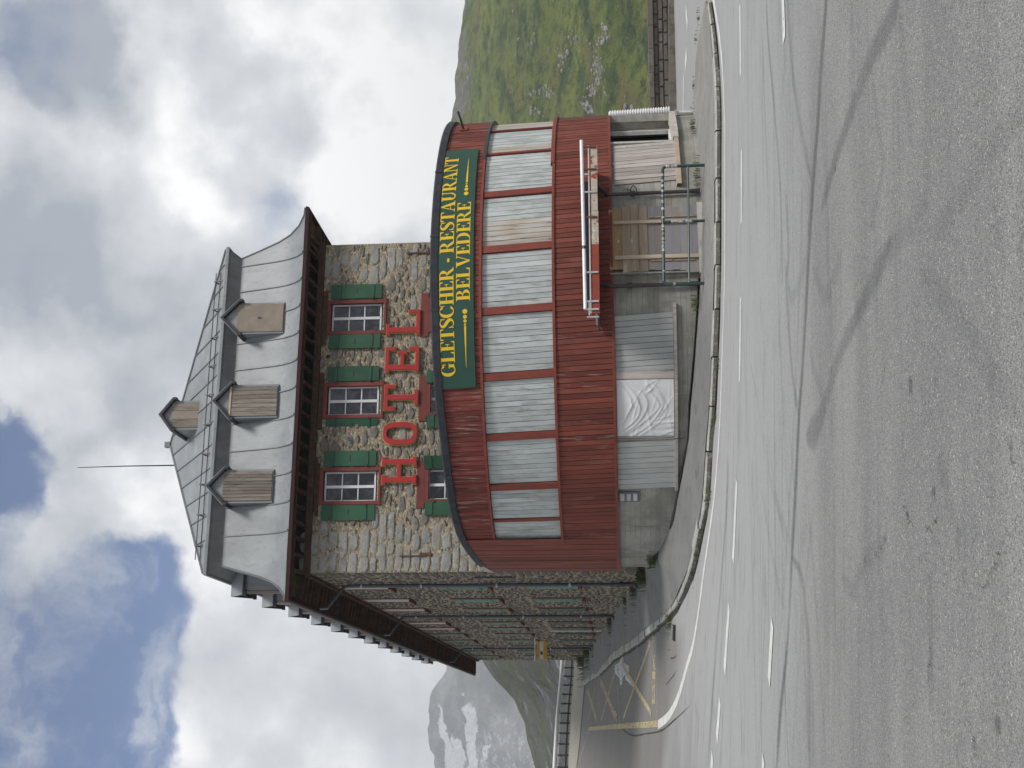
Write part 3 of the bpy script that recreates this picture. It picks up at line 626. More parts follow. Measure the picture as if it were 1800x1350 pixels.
# tyre marks
SK = [([(1458, -60), (1453, 0), (1443, 133), (1437, 233), (1430, 317), (1422, 447), (1417, 550), (1410, 667), (1405, 733), (1400, 840), (1392.6, 980), (1385, 1128), (1372, 1257), (1364, 1380)], [.3, .22, .26, .17, .2, .24, .18, .26, .3], 'skid_dark'),
      ([(1590, -40), (1568, 30), (1533, 100), (1493, 207), (1463, 300), (1444, 370)], [.26, .22, .2], 'skid_mid'),
      ([(1568, 420), (1547, 467), (1510, 550), (1477, 623), (1457, 690), (1437, 750), (1419, 770)], [.26, .22, .24, .5], 'skid_mid'),
      ([(1384, -20), (1385, 0), (1393, 117), (1407, 217), (1427, 317)], .2, 'skid_mid'),
      ([(1382, 333), (1387, 447), (1383, 500), (1393, 650), (1405, 733)], .16, 'skid_mid'),
      ([(1378, 440), (1390, 520), (1405, 500), (1418, 450)], .2, 'skid_faint'),
      ([(1620, 480), (1683, 550), (1740, 650), (1800, 730)], .25, 'skid_faint'),
      ([(1393, 980), (1409, 1009), (1418, 1080), (1422, 1146), (1424, 1346)], .14, 'skid_mid'), ([(1415, 1060), (1428, 1200), (1430, 1346)], .3, 'skid_faint'),
      ([(1345, 760), (1357, 850), (1380, 924), (1392, 957)], .22, 'skid_faint'), ([(1340, 860), (1365, 1010), (1380, 1070)], .2, 'skid_faint'),
      ([(1280, 800), (1279, 870), (1270, 1000), (1262, 1100), (1251, 1257), (1246, 1346)], .35, 'skid_mid'),
      ([(1347, -20), (1350, 60), (1362, 200), (1372, 333), (1376, 500)], .22, 'skid_mid'), ([(1340, 60), (1345, 200), (1350, 333)], .3, 'skid_faint'),
      ([(1430, 470), (1450, 520), (1470, 480), (1480, 440)], .22, 'skid_faint'), ([(1535, 140), (1548, 250), (1552, 300), (1530, 400)], .16, 'skid_faint'), ([(1582, 20), (1590, 110), (1600, 220), (1606, 250)], .2, 'skid_faint'),
      ([(1423, 610), (1432, 650), (1447, 700), (1450, 730)], .18, 'skid_faint'), ([(1630, 350), (1600, 400), (1560, 450), (1540, 500)], .22, 'skid_faint'), ([(1640, 420), (1700, 330), (1760, 240), (1800, 200)], .2, 'skid_faint'),
      ([(1480, 1010), (1500, 1040), (1520, 990), (1560, 950)], .2, 'skid_faint'), ([(1635, 1000), (1638, 1100), (1636, 1250)], .16, 'skid_faint'), ([(1650, 800), (1670, 880), (1690, 960)], .2, 'skid_faint'),
      ([(1222, 1238), (1228, 1270), (1226, 1310)], .3, 'skid_faint'), ([(1335, 600), (1350, 760), (1370, 900), (1390, 1000)], .12, 'skid_faint'), ([(1320, 640), (1335, 720), (1352, 860)], .1, 'skid_faint')]
for px, w, k in SK: ribbon('tyre_mark', px, w, M[k], (.3, .3), 60)
RT_ = random.Random(31)
for q in range(46):       # the many thin tracks of cars turning in the bend
    cx, cy, r0 = RT_.uniform(-7, 9), RT_.uniform(10, 23.5), RT_.uniform(5, 26); a0 = RT_.choice([math.pi / 2, -math.pi / 2]) + RT_.uniform(-.5, .5); da = RT_.uniform(2.5, 8) / r0
    ox, oy = cx - r0 * math.cos(a0), cy - r0 * math.sin(a0)
    pts = [(ox + r0 * math.cos(a0 + da * (t - .5)), oy + r0 * math.sin(a0 + da * (t - .5))) for t in np.linspace(0, 1, 9)]
    if min(p[1] for p in pts) > 7.5 and max(p[1] for p in pts) < 25: ribbon('tyre_mark', pts, RT_.uniform(.06, .17), M[RT_.choice(['skid_faint', 'skid_faint', 'skid_thin'])], (.2, .2), 40, True)
for px, w in [([(1360, 133), (1361, 300), (1362, 447)], .03), ([(1770, 770), (1778, 790), (1783, 825)], .012), ([(1588, 887), (1596, 905), (1603, 925)], .016), ([(1625, 925), (1637, 930), (1645, 915), (1652, 908)], .018), ([(1715, 1028), (1735, 1020), (1750, 1000), (1772, 930)], .016), ([(1545, 975), (1556, 950), (1562, 920)], .014), ([(1635, 1110), (1637, 1150), (1633, 1180), (1638, 1210)], .014), ([(1087, 1275), (1110, 1292), (1135, 1290), (1165, 1283), (1190, 1262), (1215, 1238)], .09), ([(1178, 1157), (1186, 1156), (1190, 1150)], .06), ([(1170, 1205), (1184, 1188), (1190, 1175)], .05), ([(1706, 1262), (1712, 1290), (1716, 1330)], .014)]:
    G = np.array([hit_ground(*p) for p in px]); G = smooth(G, 26)
    if w < .02: G[1:-1] += np.array([[rng.gauss(0, .012), rng.gauss(0, .02)] for _ in range(24)]); w *= .62
    ribbon('road_crack', G, [w * .4, w, w * .7, w, w * .3], M['crack'], (.2, .2), 60, True)
for x, y, l, w in [(1602, 677, 36, .07), (1643, 866, 26, .055), (1541, 975, 16, .05), (1522, 984, 14, .05), (1538, 882, 12, .04), (1677, 980, 12, .03), (1620, 984, 12, .03), (1757, 1274, 38, .075), (1689, 930, 8, .03), (1535, 400, 12, .03), (1602, 398, 40, .012), (1635, 889, 6, .02), (1641, 889, 8, .02), (1469, 295, 12, .04), (1556, 648, 20, .02), (1462, 650, 16, .05), (1645, 670, 22, .02)]:
    ribbon('oil_drip', [(x, y - l / 2), (x, y), (x, y + l / 2)], [w * .3, w, w * .9, w * .3], M['oil'], (.4, .4), 10)

# ------------------------------------------------------------------ hills and mountains
def hash_noise(seed):
    r = np.random.RandomState(seed); K = [(r.uniform(-1, 1, 2), r.uniform(0, 6.3)) for _ in range(40)]
    def f(X, Y, wl):
        z = 0; a = 1.
        for i, (k, p) in enumerate(K):
            s = 2 * math.pi / wl * (1.25 ** (i % 14)); d = k / np.linalg.norm(k)
            z = z + np.sin((X * d[0] + Y * d[1]) * s + p + 1.7 * np.sin((X * d[1] - Y * d[0]) * s * .37 + p * 2)) * (1.25 ** -(i % 14)) * .35
        return z
    return f
hn = hash_noise(3); hn2 = hash_noise(11)
def hill_z(X, Y):
    sky_ = 1.6 + 950 * np.interp(X / 950, [-.1, .1, .2, .26, .31, .5], [.06, .135, .1335, .125, .1186, .13]) 
    t = np.clip((Y - 430) / (950 - 430), 0, 1.0)
    z = -24 + (sky_ + 24) * (t ** .92) + np.clip(950 - Y, -1e9, 0) * .25
    z = z + hn(X, Y, 130) * 1.8 * np.clip((Y - 150) / 300, 0, 1) + hn2(X, Y * .6, 40) * .7
    return z - 14 * np.clip((430 - Y) / 330, 0, 1)
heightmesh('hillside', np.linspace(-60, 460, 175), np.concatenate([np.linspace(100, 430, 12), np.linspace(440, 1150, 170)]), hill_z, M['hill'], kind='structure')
def slope_z(X, Y):
    t = np.clip((Y - 130) / 570, 0, 1.25)
    ridge = np.interp(X * 700 / np.maximum(Y, 150), [-400, -226, -212, -196, -180, -164, -150, -60], [5, 49, 53, 58, 64, 78, 84, 130])
    z = -6 + (ridge + 6) * np.where(t < 1, t ** 1.1, 1 - (t - 1) * 2.2)
    return z + hn(X, Y, 90) * 1.6 * np.clip(t * 3, 0, 1) + hn2(X, Y, 26) * .5 - 18 * np.clip((150 - Y) / 60, 0, 1)
heightmesh('scree_slope', np.linspace(-420, -24, 140), np.linspace(92, 860, 130), slope_z, M['slope'], kind='structure')
def far_z(X, Y):
    prof = np.interp(X, [-2600, -1500, -960, -900, -840, -780, -720, -700, -650, -500, 200, 1200], [430, 480, 462, 466, 471, 474, 455, 452, 448, 430, 380, 300])
    t = (Y - 2300) / 700
    z = -38 + (prof + 38) * np.clip(t, 0, 1) ** .9 - np.clip(t - 1, 0, 9) * 500
    return z + hn(X, Y, 330) * 11 + hn2(X, Y, 110) * 4.5
heightmesh('far_mountain', np.linspace(-2600, 1200, 240), np.linspace(2100, 3300, 90), far_z, M['far_rock'], kind='structure')
vl = MB(); vl.add([(-4000, -60, -60), (4000, -60, -60), (4000, 3600, -70), (-4000, 3600, -70)], [(0, 1, 2, 3)])
vl.build('valley_ground', M['hill'], kind='structure')
gb = MB(); rows = []
for i in range(13):
    u = -24 + i * 1.2; rows.append([(u, 93 + j * 2.2, -3 + (5.2 + .6 * math.sin(i * 1.3) + (u + 24) * .22) * math.sin(min(1, j / 5) * math.pi / 2) + .25 * math.sin(i * 2.1 + j)) for j in range(8)])
gb.grid(rows); gb.sm = True; gb.build('grass_bank', M['grass_bank'], kind='structure')
# boulders strewn down the slope in bands
bl = MB(); R2 = random.Random(21)
def boulder(mb, x, y, z, s, R):
    n = 6; vs = []
    for j, (rz_, rr) in enumerate(((-.3, .9), (.25, 1.), (.7, .55))):
        vs += [(x + s * rr * R.uniform(.7, 1.2) * math.cos(2 * math.pi * k / n + j), y + s * rr * R.uniform(.7, 1.2) * math.sin(2 * math.pi * k / n + j), z + s * rz_ * R.uniform(.7, 1.2)) for k in range(n)]
    mb.add(vs, [(j * n + k, j * n + (k + 1) % n, (j + 1) * n + (k + 1) % n, (j + 1) * n + k) for j in range(2) for k in range(n)] + [tuple(range(2 * n, 3 * n))])
def hit_hill(x, y):
    r = ray(x, y); ts = np.linspace(300, 1000, 700); p = EYE + ts[:, None] * r; d = p[:, 2] - hill_z(p[:, 0], p[:, 1]); i = int(np.argmax(d < 0)); return p[i] if (d < 0).any() else None
STREAK = [((1060, 40), (1075, 75), 10, 5), ((1075, 45), (1040, 95), 26, 8), ((1050, 95), (1052, 140), 30, 9), ((1046, 110), (1060, 128), 24, 7), ((1052, 140), (1035, 175), 22, 8), ((1030, 178), (1042, 200), 26, 8), ((1020, 60), (1000, 92), 16, 6), ((985, 115), (1000, 95), 16, 6), ((960, 150), (975, 175), 16, 7), ((935, 195), (950, 205), 22, 6), ((965, 165), (930, 160), 16, 9), ((940, 75), (925, 80), 10, 5), ((1000, 10), (1050, 180), 16, 40), ((900, 20), (1100, 200), 40, 60)]
for a, b, n, w in STREAK:
    for k in range(int(n * 1.6)):
        t = R2.random(); px = (a[0] + (b[0] - a[0]) * t + R2.gauss(0, w * .5), a[1] + (b[1] - a[1]) * t + R2.gauss(0, w * .5))
        p = hit_hill(*px)
        if p is not None: boulder(bl, p[0], p[1], p[2], R2.choice([.3, .35, .45, .5, .6, .8, 1.2]) * R2.uniform(.8, 1.3), R2)
bl.build('boulders', M['rock'], kind='stuff', label='pale boulders strewn in bands down the green slope')

# ------------------------------------------------------------------ parapet wall across the lower road
gw = thing('parapet_wall', 'dark granite parapet wall with flat coping beyond the lower road', 'wall', (8, 49.6, 0))
wz = lambda x: float(road_z(x + 8, 49.4))
core = MB(); core.add([(x, y, z) for x in (-3, 34) for y in (.06, .5) for z in (wz(x) - .5, -.21)], [(0, 1, 3, 2), (4, 6, 7, 5), (0, 4, 5, 1), (2, 3, 7, 6), (0, 2, 6, 4), (1, 5, 7, 3)])
core.build('wall_core', M['wall_joint'], gw)
R3 = random.Random(5)
zt = -.08; courses = [(-.2 - .2 * k - .2, -.2 - .2 * k) for k in range(4)]
for ci, (z0, z1) in enumerate(courses):
    x = -3 + R3.uniform(0, .4)
    while x < 30:
        l = R3.uniform(.35, .85); m = MB(); pr = R3.uniform(.0, .035)
        e = .03; vs = [(x + .012, .08, z0 + .012), (x + l - .012, .08, z0 + .012), (x + l - .012, .08, z1 - .012), (x + .012, .08, z1 - .012)]
        ft = [(x + e + R3.uniform(0, .02), .03 - pr, z0 + e), (x + l - e, .03 - pr, z0 + e + R3.uniform(0, .02)), (x + l - e - R3.uniform(0, .03), .03 - pr, z1 - e), (x + e, .03 - pr, z1 - e - R3.uniform(0, .02))]
        m.add(vs + ft, [(4, 5, 6, 7), (0, 1, 5, 4), (1, 2, 6, 5), (2, 3, 7, 6), (3, 0, 4, 7)])
        m.build('block', M['wall_block'], gw); x += l
x = -3.
while x < 30:
    l = R3.uniform(.9, 1.3); m = MB(); m.bx(x + .01, x + l - .01, -.1, .58, -.2, R3.uniform(-.01, .01)); m.build('coping_stone', M['wall_block'], gw); x += l
foot = MB(); foot.add([(x, y, wz(x) + z) for x in (-3, 12, 30) for y, z in ((-.45, -.3), (-.45, .13), (.1, .16), (.1, -.3))], [(i * 4 + k, i * 4 + (k + 1) % 4, i * 4 + 4 + (k + 1) % 4, i * 4 + 4 + k) for i in range(2) for k in range(4)])
foot.build('footing', M['wall_block'], gw)

# ------------------------------------------------------------------ guard rail where the road climbs out of sight
gr_pts = smooth([(-19.3, 91.5), (-20.4, 88.9), (-22.3, 84.9), (-24.6, 80.6), (-28.5, 75)], 40)
gr = thing('guard_rail', 'long galvanised guard rail along the edge of the climbing road', 'guard rail', (0, 0, 0))
zz = [float(road_z(*p)) for p in gr_pts]
m = MB(); m.tube([(p[0], p[1], z + .92) for p, z in zip(gr_pts, zz)], .1, 8); m.build('top_rail', M['white_pipe'], gr)
for hh, w, k in ((.70, .10, 'galv'), (.16, .12, 'iron')):
    m = MB()
    for i in range(len(gr_pts) - 1): m.bar((*gr_pts[i], zz[i] + hh), (*gr_pts[i + 1], zz[i + 1] + hh), .07, w)
    m.build('rail', M[k], gr)
for i in range(1, 40, 2):
    m = MB(); p = gr_pts[i]; m.box((p[0] + .05, p[1] + .05, zz[i] + .36), (.10, .10, .72)); m.build('post', M['iron'], gr)
gl = [hit_ground(x, y) for x, y in ((1031, 1176), (1026, 1230), (1020, 1300), (1014, 1350), (1008, 1400))]
inner_sh = smooth(gl, 30); outer_sh = smooth([(-20.2, 88.7), (-22.1, 84.7), (-24.3, 80.5), (-28.2, 74.9)], 30)
sh = MB(); sh.grid([[(*(a + (b - a) * t), float(road_z(*(a + (b - a) * t))) + .03) for t in np.linspace(0, 1, 5)] for a, b in zip(inner_sh, outer_sh)]); sh.sm = True
sh.build('road_shoulder', M['shoulder'], kind='structure')
ribbon('edge_line', [(1035, 1281), (1030, 1300), (1022, 1325), (1016, 1350), (1010, 1390)], .3, M['line_faint'], n=20)

# ------------------------------------------------------------------ the hotel, in its own frame: x along the front, y along the depth, z up
hotel = thing('hotel', 'tall rubble stone hotel with grey metal mansard roof and green shutters', 'hotel', tuple(C0), TH)
EAVE = 11.35
def wall_faces(mb, u0, u1, z0, z1, holes, fn, depth, inward):
    """wall sheet with rectangular holes and their reveals; fn(u, z, d) -> point, d metres into the wall"""
    us = sorted({u0, u1, *[h[0] for h in holes], *[h[1] for h in holes]}); zs = sorted({z0, z1, *[h[2] for h in holes], *[h[3] for h in holes]})
    for i in range(len(us) - 1):
        for j in range(len(zs) - 1):
            uc, zc = (us[i] + us[i + 1]) / 2, (zs[j] + zs[j + 1]) / 2
            if not any(h[0] < uc < h[1] and h[2] < zc < h[3] for h in holes):
                mb.add([fn(us[i], zs[j], 0), fn(us[i + 1], zs[j], 0), fn(us[i + 1], zs[j + 1], 0), fn(us[i], zs[j + 1], 0)], [(0, 1, 2, 3)])
    for a, b, c, d in holes:
        mb.add([fn(a, c, 0), fn(b, c, 0), fn(b, d, 0), fn(a, d, 0), fn(a, c, depth), fn(b, c, depth), fn(b, d, depth), fn(a, d, depth)], [(0, 1, 5, 4), (1, 2, 6, 5), (2, 3, 7, 6), (3, 0, 4, 7), (4, 5, 6, 7)])
FW_ = [(2.74, 9.2, 11.0), (5.56, 9.2, 11.0), (8.4, 9.2, 11.0), (2.76, 5.95, 7.62), (5.58, 5.95, 7.62), (8.42, 5.95, 7.62)]
fholes = [(a - .55, a + .55, z0, z1) for a, z0, z1 in FW_]
SB = [3.9, 8.1, 11.8, 15.0, 17.9, 21.0, 24.5, 28.8, 33.3, 37.8, 42.4]
SROW = [(9.42, 11.12), (6.05, 7.75), (3.0, 4.75)]
sholes = [(b - .52, b + .52, z0, z1) for b in SB for z0, z1 in SROW] + [(4.0 - .4, 4.0 + .4, 1.42, 1.95)]
wl = MB()
wall_faces(wl, 0, HW, -1.2, EAVE + .1, fholes, lambda u, z, d: (u, d, z), .24, 1)
wall_faces(wl, 0, HL, -1.2, EAVE + .1, sholes, lambda u, z, d: (d, u, z), .30, 1)
wl.add([(HW, 0, -1.2), (HW, HL, -1.2), (HW, HL, EAVE + .1), (HW, 0, EAVE + .1), (0, HL, -1.2), (0, HL, EAVE + .1)], [(0, 1, 2, 3), (1, 4, 5, 2)])
wl.build('wall', M['mortar'], hotel)

# stones, each with its own shape, bedded proud of the mortar
RS = random.Random(41)
def stone_shape(R, blocky):
    n = 12 if blocky else 8; pts = []
    for k in range(n):
        t = 2 * math.pi * (k + .5 + R.uniform(-.3, .3)) / n
        p = 6.5 if blocky else R.choice([1.7, 2.3, 3.4])
        r = (abs(math.cos(t)) ** p + abs(math.sin(t)) ** p) ** (-1 / p) * R.uniform(.86, 1.06) if blocky else (abs(math.cos(t)) ** p + abs(math.sin(t)) ** p) ** (-1 / p) * R.uniform(.74, 1.12)
        pts.append((r * math.cos(t), r * math.sin(t)))
    v = [(x, 0, z) for x, z in pts] + [(x * .95, -.55 - R.uniform(0, .25), z * .93) for x, z in pts] + [(x * R.uniform(.66, .8), -.85 - R.uniform(0, .35), z * R.uniform(.6, .8)) for x, z in pts] + [(R.uniform(-.2, .2), -1.1, R.uniform(-.2, .2))]
    f = [(j * n + k, j * n + (k + 1) % n, (j + 1) * n + (k + 1) % n, (j + 1) * n + k) for j in range(2) for k in range(n)] + [(2 * n + k, 2 * n + (k + 1) % n, 3 * n) for k in range(n)]
    return v, f
SHAPES = [stone_shape(RS, False) for _ in range(14)] + [stone_shape(RS, True) for _ in range(10)]
def shape_mesh(i, key):
    v, f = SHAPES[i]; mb = MB(); mb.add(v, f); me = mb.mesh('stone', M[key])
    return me
SM_ = {}
def lay_stones(u0, u1, z0, z1, holes, R, quoin, big=1.):
    """rough courses of blocks near the corners, rubble thrown in between: (u, z, half length, half height, tilt, blocky)"""
    out = []; cell = .5; hashd = {}
    clear = lambda u, z, l, h: all(not (q[0] - .02 < u + l and u - l < q[1] + .02 and q[2] - .03 < z + h and z - h < q[3] + .03) for q in holes)
    def put(s):
        out.append(s); hashd.setdefault((int(s[0] / cell), int(s[1] / cell)), []).append(s)
    def room(u, z, l, h, g):
        i, j = int(u / cell), int(z / cell)
        for a in range(i - 2, i + 3):
            for b in range(j - 1, j + 2):
                for q in hashd.get((a, b), ()):
                    if abs(u - q[0]) < (l + q[2]) and abs(z - q[1]) < (h + q[3]):
                        k = ((u - q[0]) / (l + q[2] + g)) ** 2 + ((z - q[1]) / (h + q[3] + g)) ** 2
                        if k < (.97 if not q[5] else 1.35): return False
                    elif abs(u - q[0]) < (l + q[2] + g * .5) and abs(z - q[1]) < (h + q[3] + g * .3): return False
        return True
    z = z0
    while z < z1:
        u = u0; h = R.uniform(.2, .36)
        while u < u1:
            l = R.uniform(.40, 1.0); c = (u + l / 2, z + h / 2)
            if quoin(c[0]) > R.random() and c[0] + l / 2 < u1 + .04 and clear(c[0], c[1], l / 2, h / 2):
                put((c[0], c[1], l / 2, h / 2 * R.uniform(.9, .99), R.uniform(-.03, .03), True))
            u += l + .03
        z += h + .02
    area = (u1 - u0) * (z1 - z0)
    for l0, l1, dens in ((.20, .34, 12), (.14, .24, 38), (.10, .17, 34), (.07, .12, 26), (.045, .08, 12 if big == 1 else 0)):
        for _ in range(int(area * dens)):
            l = R.uniform(l0, l1) * big; h = l * R.uniform(.26, .58); u = R.uniform(u0 + l, u1 - l); z = R.uniform(z0, z1)
            if clear(u, z, l, h) and room(u, z, l, h, R.uniform(.010, .05)): put((u, z, l, h, R.gauss(0, .10), False))
    return out

fq = lambda u: float(np.interp(u, [0, 1.3, 2.0, 9.3, 10.0, 11], [.97, .85, .03, .03, .75, .95]))
fh = [(a - .62, a + .62, z0 - .12, z1 + .3) for a, z0, z1 in FW_]
fst = lay_stones(.0, HW, 5.4, EAVE, fh, random.Random(13), fq)
vis = sorted(fst, key=lambda s: -s[2] * s[3] * (1 if s[1] > 5.9 else .3))
one = [s for s in vis if not (s[1] < 6.2 and 3 < s[0] < 10.5)][:300]; ones = set(map(id, one))
for s in one:
    i = RS.randrange(14, 24) if s[5] else RS.randrange(14); key = 'quoin' if s[5] else 'stone'
    if (i, key) not in SM_: SM_[(i, key)] = shape_mesh(i, key)
    o = link('stone', SM_[(i, key)], hotel, (s[0], .012, s[1]), 0, (s[2], RS.uniform(.03, .05), s[3])); o.rotation_euler = (0, s[4], 0)
def joined(stones, fn, R):
    mb = MB()
    for s in stones:
        v, f = SHAPES[R.randrange(14, 24) if s[5] else R.randrange(14)]; dd = R.uniform(.025, .05); c, sn = math.cos(s[4]), math.sin(s[4])
        mb.add([fn(s[0] + x * s[2] * c + z * s[3] * sn, s[1] - x * s[2] * sn + z * s[3] * c, y * dd) for x, y, z in v], f)
    return mb
joined([s for s in fst if id(s) not in ones], lambda u, z, d: (u, d + .012, z), RS).build('rubble', M['rubble'], hotel, kind='stuff')
sq = lambda u: float(np.interp(u, [0, .7, 1.2, 45.5, 46.5], [.95, .8, .0, .0, .9]))
shh = [(h[0] - .06, h[1] + .06, h[2] - .1, h[3] + .22) for h in sholes]
sst = [s for s in lay_stones(.0, 18, .2, EAVE, shh, random.Random(17), sq) if s[1] > side_base(s[0]) - .3] + [s for s in lay_stones(18, HL, .2, EAVE, shh, random.Random(18), sq, 1.45) if s[1] > side_base(s[0]) - .3]
joined(sst, lambda u, z, d: (d + .012, u, z), RS).build('rubble', M['rubble'], hotel, kind='stuff')

# windows of the front
def casement(parent, a, z0, z1, y, nr, sx=.48):
    f = MB(); w = .05
    f.bx(a - sx, a - sx + w, y, y + .06, z0, z1); f.bx(a + sx - w, a + sx, y, y + .06, z0, z1); f.bx(a - sx + w, a + sx - w, y, y + .06, z0, z0 + w); f.bx(a - sx + w, a + sx - w, y, y + .06, z1 - w, z1)
    f.bx(a - .045, a + .045, y - .012, y + .06, z0 + w, z1 - w)
    f.build('casement', M['frame_white'], parent)
    hgt = (z1 - z0 - 2 * w) / nr
    for k in range(1, nr):
        m = MB(); zc = z0 + w + hgt * k
        m.bx(a - sx + w, a - .046, y + .004, y + .05, zc - .018, zc + .018); m.bx(a + .046, a + sx - w, y + .004, y + .05, zc - .018, zc + .018); m.build('glazing_bar', M['frame_white'], parent)
    for k in range(nr):
        for s in (-1, 1):
            m = MB(); x0, x1 = (a - sx + w, a - .045) if s < 0 else (a + .045, a + sx - w)
            t = RS.uniform(-.006, .006)
            m.add([(x0, y + .03 + t, z0 + w + hgt * k), (x1, y + .03 - t, z0 + w + hgt * k), (x1, y + .03 - t, z0 + w + hgt * (k + 1)), (x0, y + .03 + t, z0 + w + hgt * (k + 1))], [(0, 1, 2, 3)]); m.build('pane', M['glass'], parent)
def red_frame(parent, a, z0, z1):
    m = MB(); t = .12
    m.bx(a - .60, a - .60 + t, -.055, .1, z0 - .06, z1 + .05); m.bx(a + .60 - t, a + .60, -.055, .1, z0 - .06, z1 + .05)
    m.bx(a - .48, a + .48, -.05, .1, z1 - .07, z1 + .05); m.build('frame', M['frame_red'], parent)
    m = MB(); m.bx(a - .63, a + .63, -.10, .1, z0 - .13, z0 - .062); m.build('sill', M['frame_red'], parent)
def shutter(a0, a1, z0, z1, ang=0., hinge=None, bars=(.17, .83)):
    """open shutter of one leaf with two battens"""
    hx = a0 if hinge == 0 else a1
    s = link('shutter', None, hotel, (hx, -.07, (z0 + z1) / 2)); s.rotation_euler = (0, 0, ang)
    h = (z1 - z0) / 2; m = MB(); m.bx(a0 - hx, a1 - hx, -.02, .02, -h, h); m.build('leaf', M['green'], s)
    for k in bars:
        m = MB(); zc = -h + 2 * h * k; m.bx(a0 - hx + .03, a1 - hx - .03, -.042, -.0202, zc - .045, zc + .045); m.build('batten', M['green'], s)
    m = MB(); m.bx(a0 - hx + .18, a1 - hx - .14, -.034, -.0203, -.02, .02); m.build('catch', M['iron'], s)
    for q in (-1, 1):
        m = MB(); m.box((0, -.03, q * h * .66), (.07, .05, .05)); m.build('hinge', M['iron'], s)
for k, (a, z0, z1) in enumerate(FW_):
    w = link('window', None, hotel)
    if k < 3:
        red_frame(w, a, z0, z1); casement(w, a, z0 + .06, z1 - .09, .1, 3)
        shutter(a - 1.10, a - .62, z0 + .04, z1 - .06, (0, -.35, .05)[k], 1); shutter(a + .64, a + 1.13, z0 + .04, z1 - .06, (0, -.04, 0)[k], 0)
    else:
        red_frame(w, a, z0, z1); casement(w, a, z0 + .06, z1 - .04, .1, 3)
        if k < 5: shutter(a - 1.0, a - .56, z0 + .04, z1 + .02, .04, 1, (.2, .88)); shutter(a + .5, a + .92, z0 + .04, z1 + .06, (-.5, .08, 0)[k - 3], 0, (.2, .88))
        m = MB(); m.bx(a - .76, a + .76, -.05, .05, z1 + .055, z1 + .30); m.build('lintel', M['frame_red'], hotel)
for a in (2.75, 5.55, 8.4):
    m = MB(); m.bx(a - .95, a + .95, -.028, .05, 11.06, 11.24); m.build('lintel', M['dark_wood'], hotel)
# a built-in beam end, putlog holes, iron tie and rust
for a, z, s in ((7.07, 10.97, .11), (4.1, 10.92, .09), (4.35, 10.9, .07), (7.1, 9.62, .09)):
    m = MB(); m.box((a, -.004, z), (s, .03, s)); m.build('putlog_hole', M['shadow_gap'], hotel)
m = MB(); m.box((.50, -.05, 7.98), (.035, .05, .85)); m.build('wall_anchor', M['rust'], hotel)
m = MB(); m.box((.55, -.045, 7.58), (.10, .04, .34)); m.build('wall_anchor', M['rust'], hotel)
m = MB(); m.box((10.6, -.05, 8.05), (.05, .05, .75)); m.build('wall_anchor', M['rust'], hotel)
# windows of the long side
for r, (z0, z1) in enumerate(SROW):
    for b in SB:
        w = link('window', None, hotel); ws = .52
        m = MB(); m.bx(-.035, .12, b - ws - .1, b - ws + .02, z0 - .05, z1 + .1); m.bx(-.035, .12, b + ws - .02, b + ws + .1, z0 - .05, z1 + .1); m.bx(-.035, .12, b - ws + .02, b + ws - .02, z1, z1 + .1); m.build('frame', M['frame_red'], w)
        m = MB(); m.bx(-.14, .12, b - ws - .12, b + ws + .12, z0 - .12, z0 - .052); m.build('sill', M['frame_red'], w)
        if r == 0 and b < 22:
            m = MB(); m.bx(-.02, .02, b - ws + .02, b - .02, z0, z1); m.build('shutter', M['cream'], w)
            m = MB(); m.bx(-.02, .02, b + .02, b + ws - .02, z0, z1); m.build('shutter', M['cream'], w)
        else:
            for q in (-1, 1):
                m = MB(); y0, y1 = (b - ws + .02, b - .01) if q < 0 else (b + .01, b + ws - .02)
                m.bx(-.05, -.01, y0, y1, z0, z1); m.bx(-.07, -.0502, y0 + .04, y1 - .04, z0 + .25, z0 + .33); m.bx(-.07, -.0502, y0 + .04, y1 - .04, z1 - .33, z1 - .25)
                m.build('shutter', M['green_pale'] if (r < 2 or b < 9) else M['green'], w)
m = MB(); m.bx(.05, .09, 3.62, 4.38, 1.44, 1.93); m.build('cellar_hatch', M['blue_vent'], hotel)
m = MB(); m.bx(-.06, .02, 21.9, 22.5, 2.5, 5.0); m.build('door_case', M['pale_trim'], hotel)

# eaves: beam, rafter tails, boarding, gutter
OUT = .95
def ring(o, z): return [(-o, -o, z), (HW + o, -o, z), (HW + o, HL + o, z), (-o, HL + o, z)]
m = MB(); m.bx(-.06, HW + .06, -.10, .08, 11.22, 11.42); m.bx(-.10, .08, .081, HL, 11.22, 11.42); m.build('wall_plate', M['dark_wood'], hotel)
m = MB(); m.grid([ring(.02, 11.72), ring(.93, 11.64)], True); m.build('eaves_boarding', M['soffit'], hotel)
RT = MB(); RT.bar((0, .05, 11.47), (0, -.80, 11.57), .10, .13); rme = RT.mesh('rafter_tail', M['dark_wood'])
RC_ = MB(); RC_.bx(-.05, .05, -.18, .08, 11.26, 11.40)
for k in range(23): link('rafter_tail', rme, hotel, (.0 + k * .5, 0, 0))
for k in range(92): link('rafter_tail', rme, hotel, (0, .25 + k * .51, 0), -math.pi / 2)
for k in range(5): link('rafter_tail', rme, hotel, (HW, .25 + k * .51, 0), math.pi / 2)
g = MB(); gprof = [(.85, 11.66), (.86, 11.60), (.93, 11.57), (.98, 11.60), (1.0, 11.71), (.95, 11.72)]
g.grid([ring(o, z) for o, z in gprof], True); g.build('gutter', M['gutter'], hotel)
m = MB(); m.grid([ring(.84, 11.54), ring(.84, 11.70), ring(.80, 11.70), ring(.80, 11.54)], True); m.build('fascia', M['dark_wood'], hotel)

